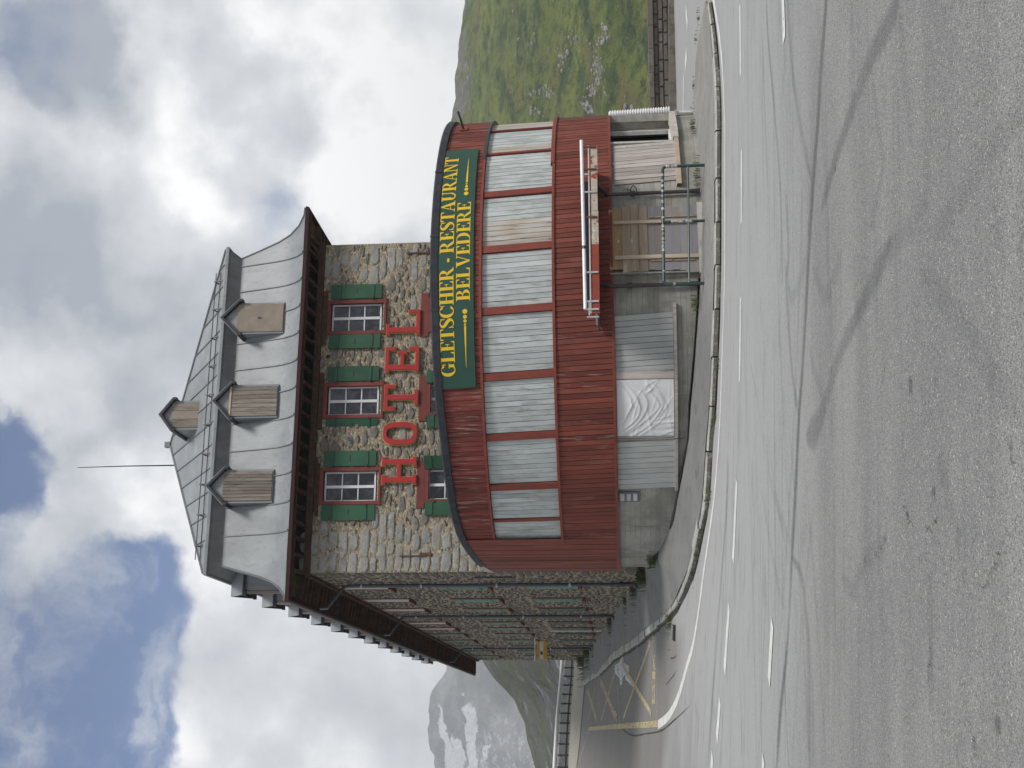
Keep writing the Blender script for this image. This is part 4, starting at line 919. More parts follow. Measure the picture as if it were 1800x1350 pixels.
# mansard: sheets between standing seams, bell-cast at the foot
PROF = [(.96, 11.725), (.78, 11.79), (.52, 12.02), (.29, 12.36), (.12, 12.78), (-.08, 13.45), (-.28, 14.16)]
roof = link('roof', None, hotel)
cuts = [-9.] + [k * .92 + .3 for k in range(1, 12)] + [99.]
def clipa(x, o, L): return min(max(x, -o), L + o)
for k in range(len(cuts) - 1):
    m = MB(); m.sm = True; rows = []
    for o, z in PROF:
        a0, a1 = clipa(cuts[k], o, HW), clipa(cuts[k + 1], o, HW); rows.append([(a0 + (a1 - a0) * t, -o, z + (RS.uniform(-.008, .008) if 0 < t < 1 else 0)) for t in np.linspace(0, 1, 4)])
    m.grid(rows); m.build('roof_sheet', M['zinc'], roof)
    if k:
        m = MB()
        for (o0, z0), (o1, z1) in zip(PROF[:-1], PROF[1:]):
            m.bar((clipa(cuts[k], o0, HW), -o0 - .012, z0 + .01), (clipa(cuts[k], o1, HW), -o1 - .012, z1 + .01), .028, .045, (0, -1, .3))
        m.build('seam', M['seam'], roof)
nb = 24; cb = [-9.] + [k * HL / nb for k in range(1, nb)] + [99.]
for sgn in (0, 1):
    for k in range(nb if sgn == 0 else 1):
        m = MB(); m.sm = True; rows = []
        for o, z in PROF:
            b0, b1 = (clipa(cb[k], o, HL), clipa(cb[k + 1], o, HL)) if sgn == 0 else (-o, HL + o)
            x = -o if sgn == 0 else HW + o; rows.append([(x, b0, z), (x, b1, z)])
        m.grid(rows); m.build('roof_sheet', M['zinc'], roof)
for (a0, b0) in ((0, 0), (1, 0)):                      # hip seams
    m = MB(); pts = [((-o if a0 == 0 else HW + o), -o, z + .015) for o, z in PROF]; m.tube(pts, .03, 6); m.build('seam', M['seam'], roof)
CORN = [(-.28, 14.16), (-.26, 14.20), (-.05, 14.50), (.02, 14.53), (.02, 14.64), (-.04, 14.66)]
m = MB(); m.grid([ring(o, z) for o, z in CORN], True); m.build('cornice', M['zinc_dark'], roof)
m = MB(); m.grid([ring(.035, 14.54), ring(.04, 14.63), ring(.015, 14.66)], True); m.build('drip_edge', M['zinc'], roof)
APX, APZ = 5.5, 18.15; sl = (APZ - 14.66) / (APX - .04)
up = lambda inset: 14.66 + (inset - .04) * sl
ua = [.04] + [k * .78 + .3 for k in range(1, 14)] + [HW - .04]
for k in range(len(ua) - 1):
    h = lambda a: .04 + (APX - .04) * max(0, (1 - abs(a - HW / 2) / (HW / 2 - .04)))
    mid = [ua[k], ua[k + 1]] + ([HW / 2] if ua[k] < HW / 2 < ua[k + 1] else []); mid.sort()
    pts = [(a, .04, 14.66) for a in mid] + [(a, h(a), up(h(a))) for a in reversed(mid) if h(a) > .05]
    m = MB(); m.add(pts, [tuple(range(len(pts)))]); m.build('roof_sheet', M['zinc'], roof)
    if k:
        m = MB(); a = ua[k]; m.bar((a, .06, 14.68), (a, h(a), up(h(a)) + .02), .028, .045); m.build('seam', M['seam'], roof)
m = MB(); m.add([(.04, .04, 14.66), (APX, APX, APZ), (APX, HL - APX, APZ), (.04, HL - .04, 14.66), (HW - .04, .04, 14.66), (HW - .04, HL - .04, 14.66)], [(0, 1, 2, 3), (4, 1, 2, 5), (3, 2, 5)]); m.build('roof_sheet', M['zinc'], roof)
m = MB()
for q in (.04, HW - .04): m.tube([(q, .04, 14.68), (APX, APX, APZ + .02)], .04, 6)
m.tube([(APX, APX, APZ + .02), (APX, HL - APX, APZ + .02)], .05, 6); m.build('ridge_cap', M['seam'], roof)
m = MB(); m.box((APX, APX, APZ + .10), (.2, .2, .2)); m.build('ridge_cap', M['zinc_dark'], roof)
# snow guard: two rails on brackets
sg = link('snow_guard', None, hotel)
for dz, in_ in ((.10, .34), (.25, .37)):
    m = MB(); m.tube([(.5, in_, up(in_) + dz - .05), (HW - .75, in_, up(in_) + dz - .05)], .015, 6); m.build('rail', M['iron'], sg)
bkt = MB(); bkt.bar((0, .28, up(.28)), (0, .40, up(.40) + .24), .035, .045); bkt.bar((0, .62, up(.62)), (0, .39, up(.39) + .22), .03, .04); bme = bkt.mesh('bracket', M['iron'])
for k in range(10): link('bracket', bme, sg, (.95 + k * 1.0, 0, 0))

# dormers
def dormer(a, z0, z1, w, face, back, kind, apex, rot=0., base=(0, 0, 0), oh=.085):
    d = link('dormer', None, hotel, base, rot); hw = w / 2 + .065
    m = MB()
    prof = [(-hw, z0 - .02), (hw, z0 - .02), (hw, z1 + .02), (0, apex - .10), (-hw, z1 + .02)]
    m.prism([(a + u, v) for u, v in prof], lambda u, v, q: (u, q, v), back, face); m.build('housing', M['zinc'], d)
    for s in (-1, 1):
        m = MB(); x1, zl = hw + oh, z1 - .06
        p = [(0, apex), (s * x1, zl), (s * x1, zl - .024), (0, apex - .024)]
        m.prism([(a + u, v) for u, v in p], lambda u, v, q: (u, q, v), back + .1, face - .17); m.build('dormer_roof', M['zinc'], d)
        m = MB(); p = [(0, apex - .025), (s * x1 * .985, zl - .025), (s * x1 * .985, zl - .11), (0, apex - .13)]
        m.prism([(a + u, v) for u, v in p], lambda u, v, q: (u, q, v), back + .3, face - .165); m.build('shaded_bargeboard', M['bitumen'], d)  # black colour paints in the shade under the dormer roof
        m = MB(); m.box((a + s * (hw + oh * .5), face - .1, zl - .09), (oh, .2, .10)); m.build('shaded_eaves_block', M['bitumen'], d)  # black as well: painted shade below the dormer eaves
    y = face - .035
    if kind == 'plain':
        m = MB(); m.bx(a - w / 2, a + w / 2, y, face - .001, z0, z1); m.build('window_board', M['board_brown'], d)
        m = MB(); m.box((a, y - .02, (z0 + z1) / 2 + .02), (.03, .04, .09)); m.build('latch', M['iron'], d)
    else:
        n = {'plank': 9, 'wide': 7, 'small': 3}[kind]; x = a - w / 2; key = 'dormer_wood'
        for k in range(n):
            pw = w / n; m = MB(); t = RS.uniform(0, .012)
            m.bx(x + .006, x + pw - .006, y - t, face - .001, z0 + RS.uniform(0, .02), z1 - RS.uniform(0, .03)); m.build('plank', M['board_brown'] if kind == 'small' and k == 1 else M[key], d); x += pw
        if kind == 'wide': m = MB(); m.bx(a - w / 2, a + w / 2, y - .03, y - .013, z1 - .07, z1 - .01); m.build('head_rail', M['batten'], d)
dormer(8.36, 12.46, 14.0, .95, -.30, .7, 'plain', 14.56)
dormer(5.52, 12.5, 14.08, .99, -.30, .7, 'wide', 14.62)
dormer(2.73, 12.5, 14.1, .95, -.30, .7, 'plank', 14.64)
(xa, za), (xb, zb), (xc, zc) = front(303, 708, 2.0), front(365, 751, 2.0), front(283, 731, 2.0)
dormer((xa + xb) / 2, zb, za, abs(xa - xb), 2.0, 4.6, 'small', zc + .04)
for k in range(12):
    dormer(0, 12.46, 13.95, .95, -.30, .7, 'plain' if k % 3 else 'plank', 14.45, -math.pi / 2, (0, 2.3 + 3.62 * k, 0))
m = MB(); m.bx(1.2, 1.9, 20.0, 20.9, 14.5, 16.5); m.bx(1.1, 2.0, 19.9, 21.0, 16.5, 16.65); m.build('chimney', M['zinc_dark'], hotel)
# downpipes
for b, zt in ((2.6, 0), (13.8, 0), (33.9, 0)):
    m = MB(); zb = side_base(b)
    m.tube([(-.86, b - .3, 11.42), (-.86, b - .3, 11.18), (-.14, b, 10.72), (-.11, b, 10.5), (-.11, b, zb + .55)], .062, 8); m.build('downpipe', M['pipe'], hotel)
    m = MB(); m.tube([(-.11, b, zb + .55), (-.11, b, zb + .1), (-.22, b - .06, zb - .02)], .07, 8); m.build('pipe_foot', M['iron'], hotel)
    for z in (3.2, 5.6, 8.1, 10.1):
        m = MB(); m.tube([(-.11, b, z), (-.11, b, z + .06)], .08, 8); m.build('pipe_clip', M['galv'], hotel)
m = MB(); m.tube([(-.03, 1.2, 4.9), (-.03, 1.2, 6.2)], .03, 6); m.build('cable_duct', M['iron'], hotel)

# antenna on the roof
an = thing('antenna', 'thin bare antenna mast rising from the hotel roof ridge', 'antenna', tuple(C0 + 5.05 * E1 + 7 * E2 + np.array([0, 0, 18.0])))
m = MB(); m.tube([(0, 0, 0), (0, 0, 2.5), (-.03, 0, 4.35)], [.03, .022, .014], 6); m.build('mast', M['iron'], an)
m = MB(); m.tube([(0, 0, -.3), (0, 0, .35)], .05, 6); m.build('base_clamp', M['galv'], an)

# HOTEL in red slab letters with gold edges
hs = thing('hotel_lettering', 'big red slab letters spelling HOTEL on the stone front', 'lettering', tuple(C0), TH)
def rect(x0, x1, y0, y1): return [(x0, y0), (x1, y0), (x1, y1), (x0, y1)]
def slab(ch, w, h):
    t, s = .165, .115     # stem, bar
    sr = .26            # serif length
    if ch == 'H': return [rect(.07, .07 + t, s, h - s), rect(w - .07 - t, w - .07, s, h - s), rect(.07 + t, w - .07 - t, h / 2 - s / 2, h / 2 + s / 2)] + [rect(x, x + sr + .03, y, y + s) for x in (0, w - sr - .03) for y in (0, h - s)]
    if ch == 'L': return [rect(.07, .07 + t, s, h - s), rect(0, .36, h - s, h), rect(0, w, 0, s), rect(w - s, w, s, .38)]
    if ch == 'E': return [rect(.07, .07 + t, s, h - s), rect(0, w, 0, s), rect(0, w, h - s, h), rect(w - s, w, s, .33), rect(w - s, w, h - .33, h - s), rect(.07 + t, w - .25, h / 2 - s / 2, h / 2 + s / 2), rect(w - .25, w - .14, h / 2 - .15, h / 2 + .15)]
    if ch == 'T': return [rect(w / 2 - t / 2, w / 2 + t / 2, s, h - s), rect(w / 2 - .24, w / 2 + .24, 0, s), rect(0, w, h - s, h), rect(0, s, h - .36, h - s), rect(w - s, w, h - .36, h - s)]
    out = []; n = 32
    def pt(k, w_, h_, ex):
        a = 2 * math.pi * k / n; c, q = math.cos(a), math.sin(a); return (w / 2 + w_ * abs(c) ** ex * (1 if c > 0 else -1), h / 2 + h_ * abs(q) ** ex * (1 if q > 0 else -1))
    for k in range(n): out.append([pt(k, w / 2, h / 2, .62), pt(k + 1, w / 2, h / 2, .62), pt(k + 1, w / 2 - t, h / 2 - s, .62), pt(k, w / 2 - t, h / 2 - s, .62)])
    return out
for ch, a0, a1 in (('H', 2.76, 3.64), ('O', 4.04, 4.78), ('T', 5.18, 6.03), ('E', 6.46, 7.30), ('L', 7.74, 8.58)):
    w, h = a1 - a0, 1.10; polys = slab(ch, w, h)
    m = MB()
    for i, p in enumerate(polys): m.prism(p, lambda u, v, d: (a0 + u, d, 7.94 + v), -.06, -.135 - .0006 * i)
    L = m.build('letter', M['letter_red'], hs, label='red letter ' + ch)
    m = MB()
    for i, p in enumerate(polys):
        if ch == 'O': q = [(x + (x - w / 2) * .05 * (1 if k in (0, 1) else -.08), y + (y - h / 2) * .035 * (1 if k in (0, 1) else -.06)) for k, (x, y) in enumerate(p)]
        else:
            cx, cy = sum(x for x, y in p) / 4, sum(y for x, y in p) / 4; q = [(x + .016 * (1 if x > cx else -1), y + .016 * (1 if y > cy else -1)) for x, y in p]
        m.prism(q, lambda u, v, d: (a0 + u, d, 7.94 + v), -.02, -.09 - .0006 * i)
    m.build('gold_edge', M['letter_edge'], L)

# yellow sign hanging from the long side
sgp = C0 + 26.5 * E2
zs = 1.6 + (1091.7 - 953) * (37.5 + 26.5 * .961) / FPX
ys_ = thing('hanging_sign', 'yellow box sign with a pale stripe hanging off the long side wall', 'sign', (float(sgp[0]), float(sgp[1]), zs), TH)
m = MB(); m.bx(-1.15, -.22, -.09, .09, -.26, .26); m.build('sign_box', M['yellow'], ys_)
m = MB(); m.bx(-1.12, -.25, -.096, -.0902, -.08, .10); m.build('stripe', M['white_frame'], ys_)
m = MB(); m.bx(-.9, -.74, -.101, -.0962, -.05, .07); m.build('emblem', M['iron'], ys_)
m = MB(); m.tube([(0, 0, .36), (-1.2, 0, .36), (-1.2, 0, .26)], .025, 6); m.tube([(-.3, 0, .36), (-.3, 0, .26)], .02, 6); m.build('bracket', M['white_pipe'], ys_)

# ------------------------------------------------------------------ round restaurant annexe
ann = thing('restaurant_annexe', 'round wooden restaurant annexe clad in red boards over a concrete base', 'restaurant annexe', (DC[0], DC[1], 0))
LEAN = .05
ZB, ZW0, ZW1, ZT = 1.65, 3.06, 4.80, 5.88
RIM = [(-1.62, 5.0)] + [hit_drum(x, y) for x, y in ((854.6, 1001), (835.7, 987), (813, 957), (804, 939), (791.6, 894), (776.5, 781), (766, 690))] + [(.0, 5.99), (.3, 6.04), (.9, 6.02), (2.9, 6.02)]
RIM.sort(); RIMX = [p[0] for p in RIM]; RIMZ = [p[1] for p in RIM]
def rim(phi): return float(np.interp(phi, RIMX, RIMZ))
# backing shell and base wall
def shell(name, mt, z0f, z1f, off, phis, thick=.25, holes=()):
    m = MB(); m.sm = True; rows = []
    for p in phis: rows.append([drum(p, z0f(p), off), drum(p, z1f(p), off)])
    for k in range(len(phis) - 1):
        pc = (phis[k] + phis[k + 1]) / 2
        if not any(a < pc < b for a, b in holes): m.grid([rows[k], rows[k + 1]])
    return m.build(name, mt, ann)
PHS = list(np.linspace(-1.75, 2.6, 100))
shell('backing', M['shadow_gap'], lambda p: ZB, lambda p: rim(p) - .1, -.09, PHS)
# roof
m = MB(); rr = [drum(p, rim(p) - .03, -.05) for p in PHS]; m.add([(0.3, 1.5, 5.95)] + rr, [(0, k + 1, k + 2) for k in range(len(rr) - 1)]); m.build('flat_roof', M['bitumen'], ann)
m = MB()
for k in range(len(PHS) - 1):
    pass
m.grid([[drum(p, rim(p) + a, o) for a, o in ((-.16, .02), (-.16, .10), (-.0, .12), (.035, .09), (.035, -.05))] for p in np.linspace(-1.22, 2.6, 110)]); m.build('roof_edge', M['bitumen'], ann)
m = MB(); m.grid([[drum(p, rim(p) + a, o) for a, o in ((-.10, .02), (-.10, .10), (.03, .11), (.03, -.05))] for p in np.linspace(-1.62, -1.225, 14)]); m.build('roof_edge', M['pale_trim'], ann)
for p in (-.55, -.18, .12, .42, .75):
    m = MB(); m.box(drum(p, rim(p) - .06, .115), (.03, .03, .2), drum_rot(p)); m.build('edge_joint', M['iron'], ann)

PW = .1335
def plank_mesh(w, h, mt, name='plank', th=.022):
    mb = MB(); k = LEAN * h; e = .0045; t = .022 * h
    v = []
    for z, dx, dy in ((0, 0, 0), (h, -k, t)):
        v += [(-w / 2 + e + dx, 0 + dy, z), (w / 2 - e + dx, 0 + dy, z), (w / 2 - e - .003 + dx, -th + dy, z), (-w / 2 + e + .003 + dx, -th + dy, z)]
    mb.add(v, [(0, 1, 2, 3), (7, 6, 5, 4), (0, 4, 5, 1), (1, 5, 6, 2), (2, 6, 7, 3), (3, 7, 4, 0)]); return mb.mesh(name, mt)
RP = random.Random(77)
low_me = [plank_mesh(PW, ZW0 - ZB - .02, M['red'])] ; low_worn = plank_mesh(PW, ZW0 - ZB - .02, M['red_worn'])
top_me = plank_mesh(PW, 1.0, M['red']); top_worn = plank_mesh(PW, 1.0, M['red_worn']); long_me = plank_mesh(PW, 1.0, M['red'])
pieces = []
WIN_L, WIN_R = hit_drum(885, 953)[0], 1.62
s = arc(-1.60)
while s < arc(2.3):
    p = phi_at(s)
    if s < arc(WIN_L) + .11: pieces.append((p, ZB, rim(p) - .1, 'long'))
    else:
        pieces.append((p, ZB, ZW0 - .02, 'low'))
        pt = phi_at(s - LEAN * (ZW1 - ZB)); pieces.append((pt, ZW1 + .02, rim(pt) - .1, 'top'))
    s += PW
pieces.sort(key=lambda q: abs(q[0] - .05)); nind = 0
rest = MB()
for p, z0, z1, kind in pieces:
    if z1 - z0 < .1: continue
    me = {'low': low_me[0], 'top': top_me, 'long': long_me}[kind]
    if kind == 'top' and p < -.1 and RP.random() < .92: me = top_worn
    if kind == 'top' and p >= -.1 and RP.random() < .2: me = top_worn
    if kind == 'low' and RP.random() < .06: me = low_worn
    base = drum(p, z0, RP.uniform(-.006, .006)); rz = drum_rot(p); scl = (1, 1, 1) if kind == 'low' else (1, 1, z1 - z0)
    if nind < 290 and abs(p) < 1.32:
        o = link('cladding_plank', me, ann, base, rz, scl); nind += 1
        if kind != 'low': o.data = me
    else:
        R_ = Matrix.Rotation(rz, 3, 'Z'); rest.add([R_ @ Vector((v.co.x, v.co.y, v.co.z * scl[2])) + base for v in me.vertices], [tuple(f.vertices) for f in me.polygons])
rest.build('cladding', M['red'], ann, kind='stuff')
# trims along the window band
def band(name, mt, z0, z1, o0, o1, p0, p1, n=90):
    m = MB(); m.grid([[drum(p, z0, o0), drum(p, z0, o1), drum(p, z1, o1), drum(p, z1, o0)] for p in np.linspace(p0, p1, n)]); return m.build(name, mt, ann)
band('sill_rail', M['red_trim'], ZW0 - .045, ZW0 + .02, -.06, .06, WIN_L - .012, .78)
band('sill_rail', M['red_trim'], ZW0 - .035, ZW0 + .06, -.06, .07, .782, 1.75, 40)
band('head_rail', M['red_trim'], ZW1 - .0, ZW1 + .06, -.06, .045, WIN_L - .01, .84)
band('head_rail', M['iron'], ZW1 - .01, ZW1 + .065, -.06, .06, .842, 1.75, 40)
band('foot_rail', M['red_trim'], ZB - .05, ZB + .012, -.15, .03, -1.62, 2.3)
# mullions and the boarded windows between them
MUL = [hit_drum(855, y)[0] for y in (920.5, 861.5, 772.5, 664.5, 547, 437, 339, 267, 226)] + [1.55]
MUL = [WIN_L] + MUL
HWD = ZW1 - ZW0 - .03
mul_me = plank_mesh(.19, HWD, M['red_trim'], 'mullion', .05); mul_thin = plank_mesh(.09, HWD, M['red_trim'], 'mullion', .045)
for i, p in enumerate(MUL[1:-1]):
    pb = phi_at(arc(p) + LEAN * HWD)
    link('mullion', mul_me if i not in (0, 7, 8) else mul_thin, ann, drum(pb, ZW0 + .02, -.045), drum_rot(pb))
for i in range(len(MUL) - 1):
    bp = link('boarded_window', None, ann)
    s0 = arc(MUL[i]) + LEAN * HWD + (.10 if i > 1 else .05); s1 = arc(MUL[i + 1]) + LEAN * HWD - (.10 if 0 < i < 7 else .045)
    if i == 0: s0 = arc(MUL[0]) + .04
    n = max(2, round((s1 - s0) / .136)); pw = (s1 - s0) / n
    wm = {}
    for k in range(n):
        bare = (i == 6 and k < n * .47) or (i == 9 and k > 1) or (i == 8 and k < 2)
        key = 'bare_board' if bare else 'white_board'
        if key not in wm: wm[key] = plank_mesh(pw, HWD, M[key], 'board', .02)
        pc = phi_at(s0 + (k + .5) * pw)
        o = link('board', wm[key], bp, drum(pc, ZW0 + .02, -.075 + RP.uniform(-.004, .005)), drum_rot(pc))
        o.rotation_euler[1] = RP.uniform(-.003, .003)

# concrete base with its openings
ZG = lambda p: drum_base(p) - .5
WN = (.925, 1.36); 
bm_ = MB(); bm_.sm = True
for a, b in ((-1.75, WN[0]), (WN[1], 2.6)):
    ps = np.linspace(a, b, 60); bm_.grid([[drum(p, ZG(p), -.11), drum(p, -.12, -.11), drum(p, ZB, -.11)] for p in ps])
ps = np.linspace(*WN, 16); bm_.grid([[drum(p, ZG(p), -.11), drum(p, -.10, -.11), drum(p, -.10, -.45)] for p in ps])
bm_.build('base_wall', M['concrete'], ann)
m = MB()
for p in WN: m.grid([[drum(p, -.1, -.11), drum(p, ZB, -.11)], [drum(p, -.1, -.5), drum(p, ZB, -.5)]])
m.build('window_reveal', M['pale_trim'], ann)
# open window at the right
ow = link('open_window', None, ann)
m = MB(); m.grid([[drum(p, -.1, -.62), drum(p, ZB, -.62)] for p in np.linspace(WN[0] - .1, WN[1] + .05, 12)]); m.build('pane', M['shadow_gap'], ow)  # no glass: a dark sheet painting the unlit depth behind the opening
M['dark_lining'] = mat('stained lining', (.17, .155, .13), (.12, .11, .095), 4, (1, 1, .3), .85)
m = MB(); m.grid([[drum(p, z, -.40) for z in (-.06, ZB)] for p in np.linspace(1.215, 1.355, 6)]); m.build('lining', M['dark_lining'], ow)
def post(name, mt, parent, p, z0, z1, w, off0, off1):
    m = MB(); a, b = drum(p, 0, off0), drum(p, 0, off1); c = (a + b) / 2; d = (b - a).length
    m.box((c.x, c.y, (z0 + z1) / 2), (w, d, z1 - z0), drum_rot(p)); return m.build(name, mt, parent)
post('frame', M['white_frame'], ow, 1.205, -.04, ZB, .05, -.47, -.36)
post('frame', M['pale_trim'], ow, 1.325, -.06, ZB, .09, -.2, -.02)
post('frame', M['pale_trim'], ow, .935, -.06, ZB, .09, -.3, -.085)
m = MB(); m.grid([[drum(p, z, o) for z, o in ((-.05, -.5), (-.05, -.30), (.06, -.30), (.06, -.5))] for p in np.linspace(.96, 1.17, 6)]); m.build('frame', M['white_frame'], ow)
# weathered planks left of it, and the long sill under both
pb = link('boarded_window', None, ann); s0, s1 = arc(.665), arc(.925); n = 11; pw = (s1 - s0) / n
for k in range(n):
    p = phi_at(s0 + (k + .5) * pw); wk = pw
    me = plank_mesh(wk, ZB - .06 - .03, M['old_wood'] if k < n - 1 else M['pale_trim'], 'plank', .025); link('plank', me, pb, drum(p, -.03 + (RP.uniform(0, .05) if k % 4 == 1 else 0), -.10 + RP.uniform(0, .012)), drum_rot(p))
m = MB(); m.grid([[drum(p, z, o) for z, o in ((-.13, -.15), (-.13, .02), (-.02, .03), (-.0, -.15))] for p in np.linspace(.63, .93, 12)]); m.build('window_sill', M['batten'], ann)
m = MB(); m.grid([[drum(p, z, o) for z, o in ((-.14, -.15), (-.14, .03), (-.0, .04), (.02, -.3))] for p in np.linspace(.932, 1.45, 16)]); m.build('window_sill', M['pale_trim'], ann)
# grey boarded windows and the sheeted one
def grey_panel(pa, pz, z0, z1, n, key='grey_board', off=-.105):
    g = link('boarded_window', None, ann); s0, s1 = arc(pa), arc(pz); pw = (s1 - s0) / n; me = plank_mesh(pw, z1 - z0, M[key], 'board', .02)
    for k in range(n):
        p = phi_at(s0 + (k + .5) * pw); link('board', me, g, drum(p, z0, off + RP.uniform(0, .008)), drum_rot(p))
grey_panel(-.128, .092, .20, ZB - .06, 10); grey_panel(-.625, -.405, .18, ZB - .06, 9)
for p0, p1 in ((-.16, -.13), (-.402, -.39)):
    m = MB(); m.grid([[drum(p, z, o) for z, o in ((.2, -.12), (.2, -.06), (ZB - .06, -.06), (ZB - .06, -.12))] for p in (p0, p1)]); m.build('panel_post', M['old_wood'], ann)
m = MB(); m.grid([[drum(p, z, o) for z, o in ((.12, -.12), (.12, -.0), (.19, .0), (.195, -.12))] for p in np.linspace(-.635, .125, 40)]); m.build('window_sill', M['old_wood'], ann)
R4 = np.random.RandomState(4)
WR = [(R4.uniform(0, 1), R4.uniform(.25, 1), R4.uniform(-1.2, 1.2), R4.uniform(.08, .3), R4.uniform(.005, .012)) for _ in range(26)] + [(R4.uniform(0, .45), R4.uniform(.8, 1.), R4.uniform(1.2, 1.9), R4.uniform(.1, .22), R4.uniform(.007, .014)) for _ in range(12)]
def sheet_off(u, v):     # folds that hang between the two upper corners, and short creases towards the lower edge
    d = .004 * math.sin(7 * u + 3) * math.sin(5 * v)
    for a_, b_, am in ((-.02, .26, .014), (.0, .42, .018), (.06, .50, .016), (.14, .58, .013), (.30, .52, .012), (.48, .40, .010)):
        q = v - (a_ + b_ * (1 - abs(2 * u - 1.08) ** 1.7)) + .03 * math.sin(9 * u + 20 * b_)
        d += am * (math.exp(-abs(q) / .018) if q > 0 else math.exp(-abs(q) / .05))
    for x, y, an, L_, am in WR:
        c_, s_ = math.cos(an), math.sin(an); p, q = (u - x) * c_ + (v - y) * s_, -(u - x) * s_ + (v - y) * c_
        d += am * math.exp(-abs(q) / .012) * math.exp(-(p / L_) ** 2)
    return d
m = MB(); m.sm = True
m.grid([[drum(phi_at(arc(-.388) + (arc(-.163) - arc(-.388)) * u), ZB - .07 - (ZB - .07 - .21) * v, -.07 + 1.2 * sheet_off(u, v)) for v in np.linspace(0, 1, 80)] for u in np.linspace(0, 1, 80)])
so = m.build('plastic_sheet', M['white_sheet'], None); so['label'] = 'creased white plastic sheet stretched over a ground floor window of the annexe'; so['category'] = 'plastic sheet'; so.location = ann.location
# open joint between base and pavement
m = MB(); rows = []
for p in np.linspace(.22, -1.28, 60):
    w = .05 + .05 * math.exp(-((p + .75) / .3) ** 2) + .012 * math.sin(p * 31) + .01 * math.sin(p * 77); zb = drum_base(p)
    rows.append([drum(p, zb - .05, -.12), drum(p, zb + .03, -.095), drum(p, zb + .02, w)])
m.grid(rows); m.build('base_joint', M['shadow_gap'], ann)
# vent grille
vg = link('vent_grille', None, ann); pv_ = -.673
post('plate', M['blue_vent'], vg, pv_, 1.06, 1.58, .30, -.12, -.075)
for k in range(3): post('slat', M['cream'], vg, pv_, 1.12 + k * .16, 1.22 + k * .16, .22, -.08, -.062)
# boarded doorway
dr = link('boarded_door', None, ann)
def flat(name, key, x0, x1, y0, y1, off, th=.03, jag=0.):
    """boards across the doorway between two picture rows: a flat piece tangent to the wall"""
    pc = .385; rz = drum_rot(pc); c = drum(pc, 0, off); t = Vector((math.cos(rz), math.sin(rz), 0)); nn = Vector((math.sin(rz), -math.cos(rz), 0))
    p0 = np.array([DC[0] + c.x, DC[1] + c.y, 0]); N_ = np.array([nn.x, nn.y, 0])
    def loc(x, y):
        h = hit_plane(x, y, p0, N_) - p0; return h @ np.array([t.x, t.y, 0]), h[2]
    (ua, za), (ub, zb) = loc(x0, y1), loc(x1, y0)
    ua += RP.uniform(-jag, jag); ub += RP.uniform(-jag, jag)
    m = MB(); g = .012
    m.prism([(ua, zb + g), (ub, zb + g), (ub, za - g), (ua, za - g)], lambda u, v, d: c + t * u + nn * d + Vector((0, 0, v)), 0, th); return m.build(name, M[key], dr)
flat('door_gap_shade', 'shadow_gap', 1073, 1228, 366, 476, -.10, .015)  # dark sheet that paints the shade seen between the planks
flat('plywood', 'ply', 1071, 1096, 369, 475, -.075)
for k in range(3): flat('plank', 'plank_raw', 1094.5 + k * 14.2, 1108.7 + k * 14.2, 363, 479, -.05, .035, .03)
for k, (a, b) in enumerate(((1137, 1151), (1151, 1165), (1165, 1180), (1180, 1194), (1194, 1205), (1205, 1215), (1215, 1227))):
    flat('plank', 'plank_blue', a, b, 363 - (k > 3) * 3 + RP.uniform(-1, 1), 476 + (k > 4) * 3, -.07 + .004 * (k % 2), .03, .02)
for (a, b, c_, d_) in ((1140, 1180, 380.5, 383.5), (1181, 1223, 378, 382), (1143, 1183, 455.5, 460), (1184, 1222, 455, 459)): flat('ledge_board', 'plank_raw', a, b, c_, d_, -.035, .03)
pc = .385
flat('batten', 'batten', 1078, 1229, 385.5, 395, -.008, .045); flat('batten', 'batten', 1080, 1229, 446.5, 457, -.008, .045)
flat('threshold', 'pale_trim', 1229, 1236, 358, 482, -.05, .10)
for x, y, s_ in ((1087, 425, 3), (1110.5, 424.5, 3.2)): flat('lock_plate', 'galv', x - s_ * .8, x + s_ * .8, y - s_, y + s_, -.012, .012)
flat('door_post', 'concrete', 1072, 1229, 479.5, 481.5, -.08, .06)
# loose pipes down the base wall
for px, nm in ((335.5, 0), (499.5, 1)):
    p = hit_drum(1150, px, .1)[0]; zb = drum_base(p); q0, q1 = drum(p, ZB + .1, .03), drum(p, zb + .05, .0)
    dp = link('downpipe', None, ann)
    m = MB(); m.tube([drum(p, 2.05, .55), drum(p, 1.86, .28), drum(p, 1.72, .03), (q0.x, q0.y, 1.5), q1], .048, 8); m.build('pipe', M['brown_pipe'] if nm == 0 else M['brown_pipe'], dp)
    m = MB(); z = 1.08 if nm == 0 else 1.22; m.tube([drum(p, z - .06, .02), drum(p, z + .06, .02)], .07, 8); m.build('pipe_clip', M['iron'], dp)
    m = MB(); m.tube([q1 + Vector((0, 0, .2)), q1 + Vector((0, 0, -.03))], .06, 8); m.build('pipe_foot', M['iron'], dp)
p = hit_drum(1105, 335.5, .1)[0]; c = drum(p, 1.06, .10); m = MB()
rz = drum_rot(p); tt = Vector((math.cos(rz), math.sin(rz), 0))
ringp = [c + tt * (.12 * math.cos(a) ** 3 * .4 + .105 * math.cos(a)) + Vector((0, 0, .075 * math.sin(a))) for a in np.linspace(0, 2 * math.pi, 17)]
m.tube(ringp, .013, 6); m.tube([c + Vector((0, 0, .08)), c + tt * .06 + Vector((0, 0, .15)), c + tt * .07 + Vector((0, 0, .19)), c + tt * -.01 + Vector((0, 0, .13))], .008, 6)
hk = m.build('wire_hook', M['iron'], None); hk['label'] = 'bent black wire loop tied round the thin dark downpipe'; hk['category'] = 'wire loop'; hk.location = ann.location
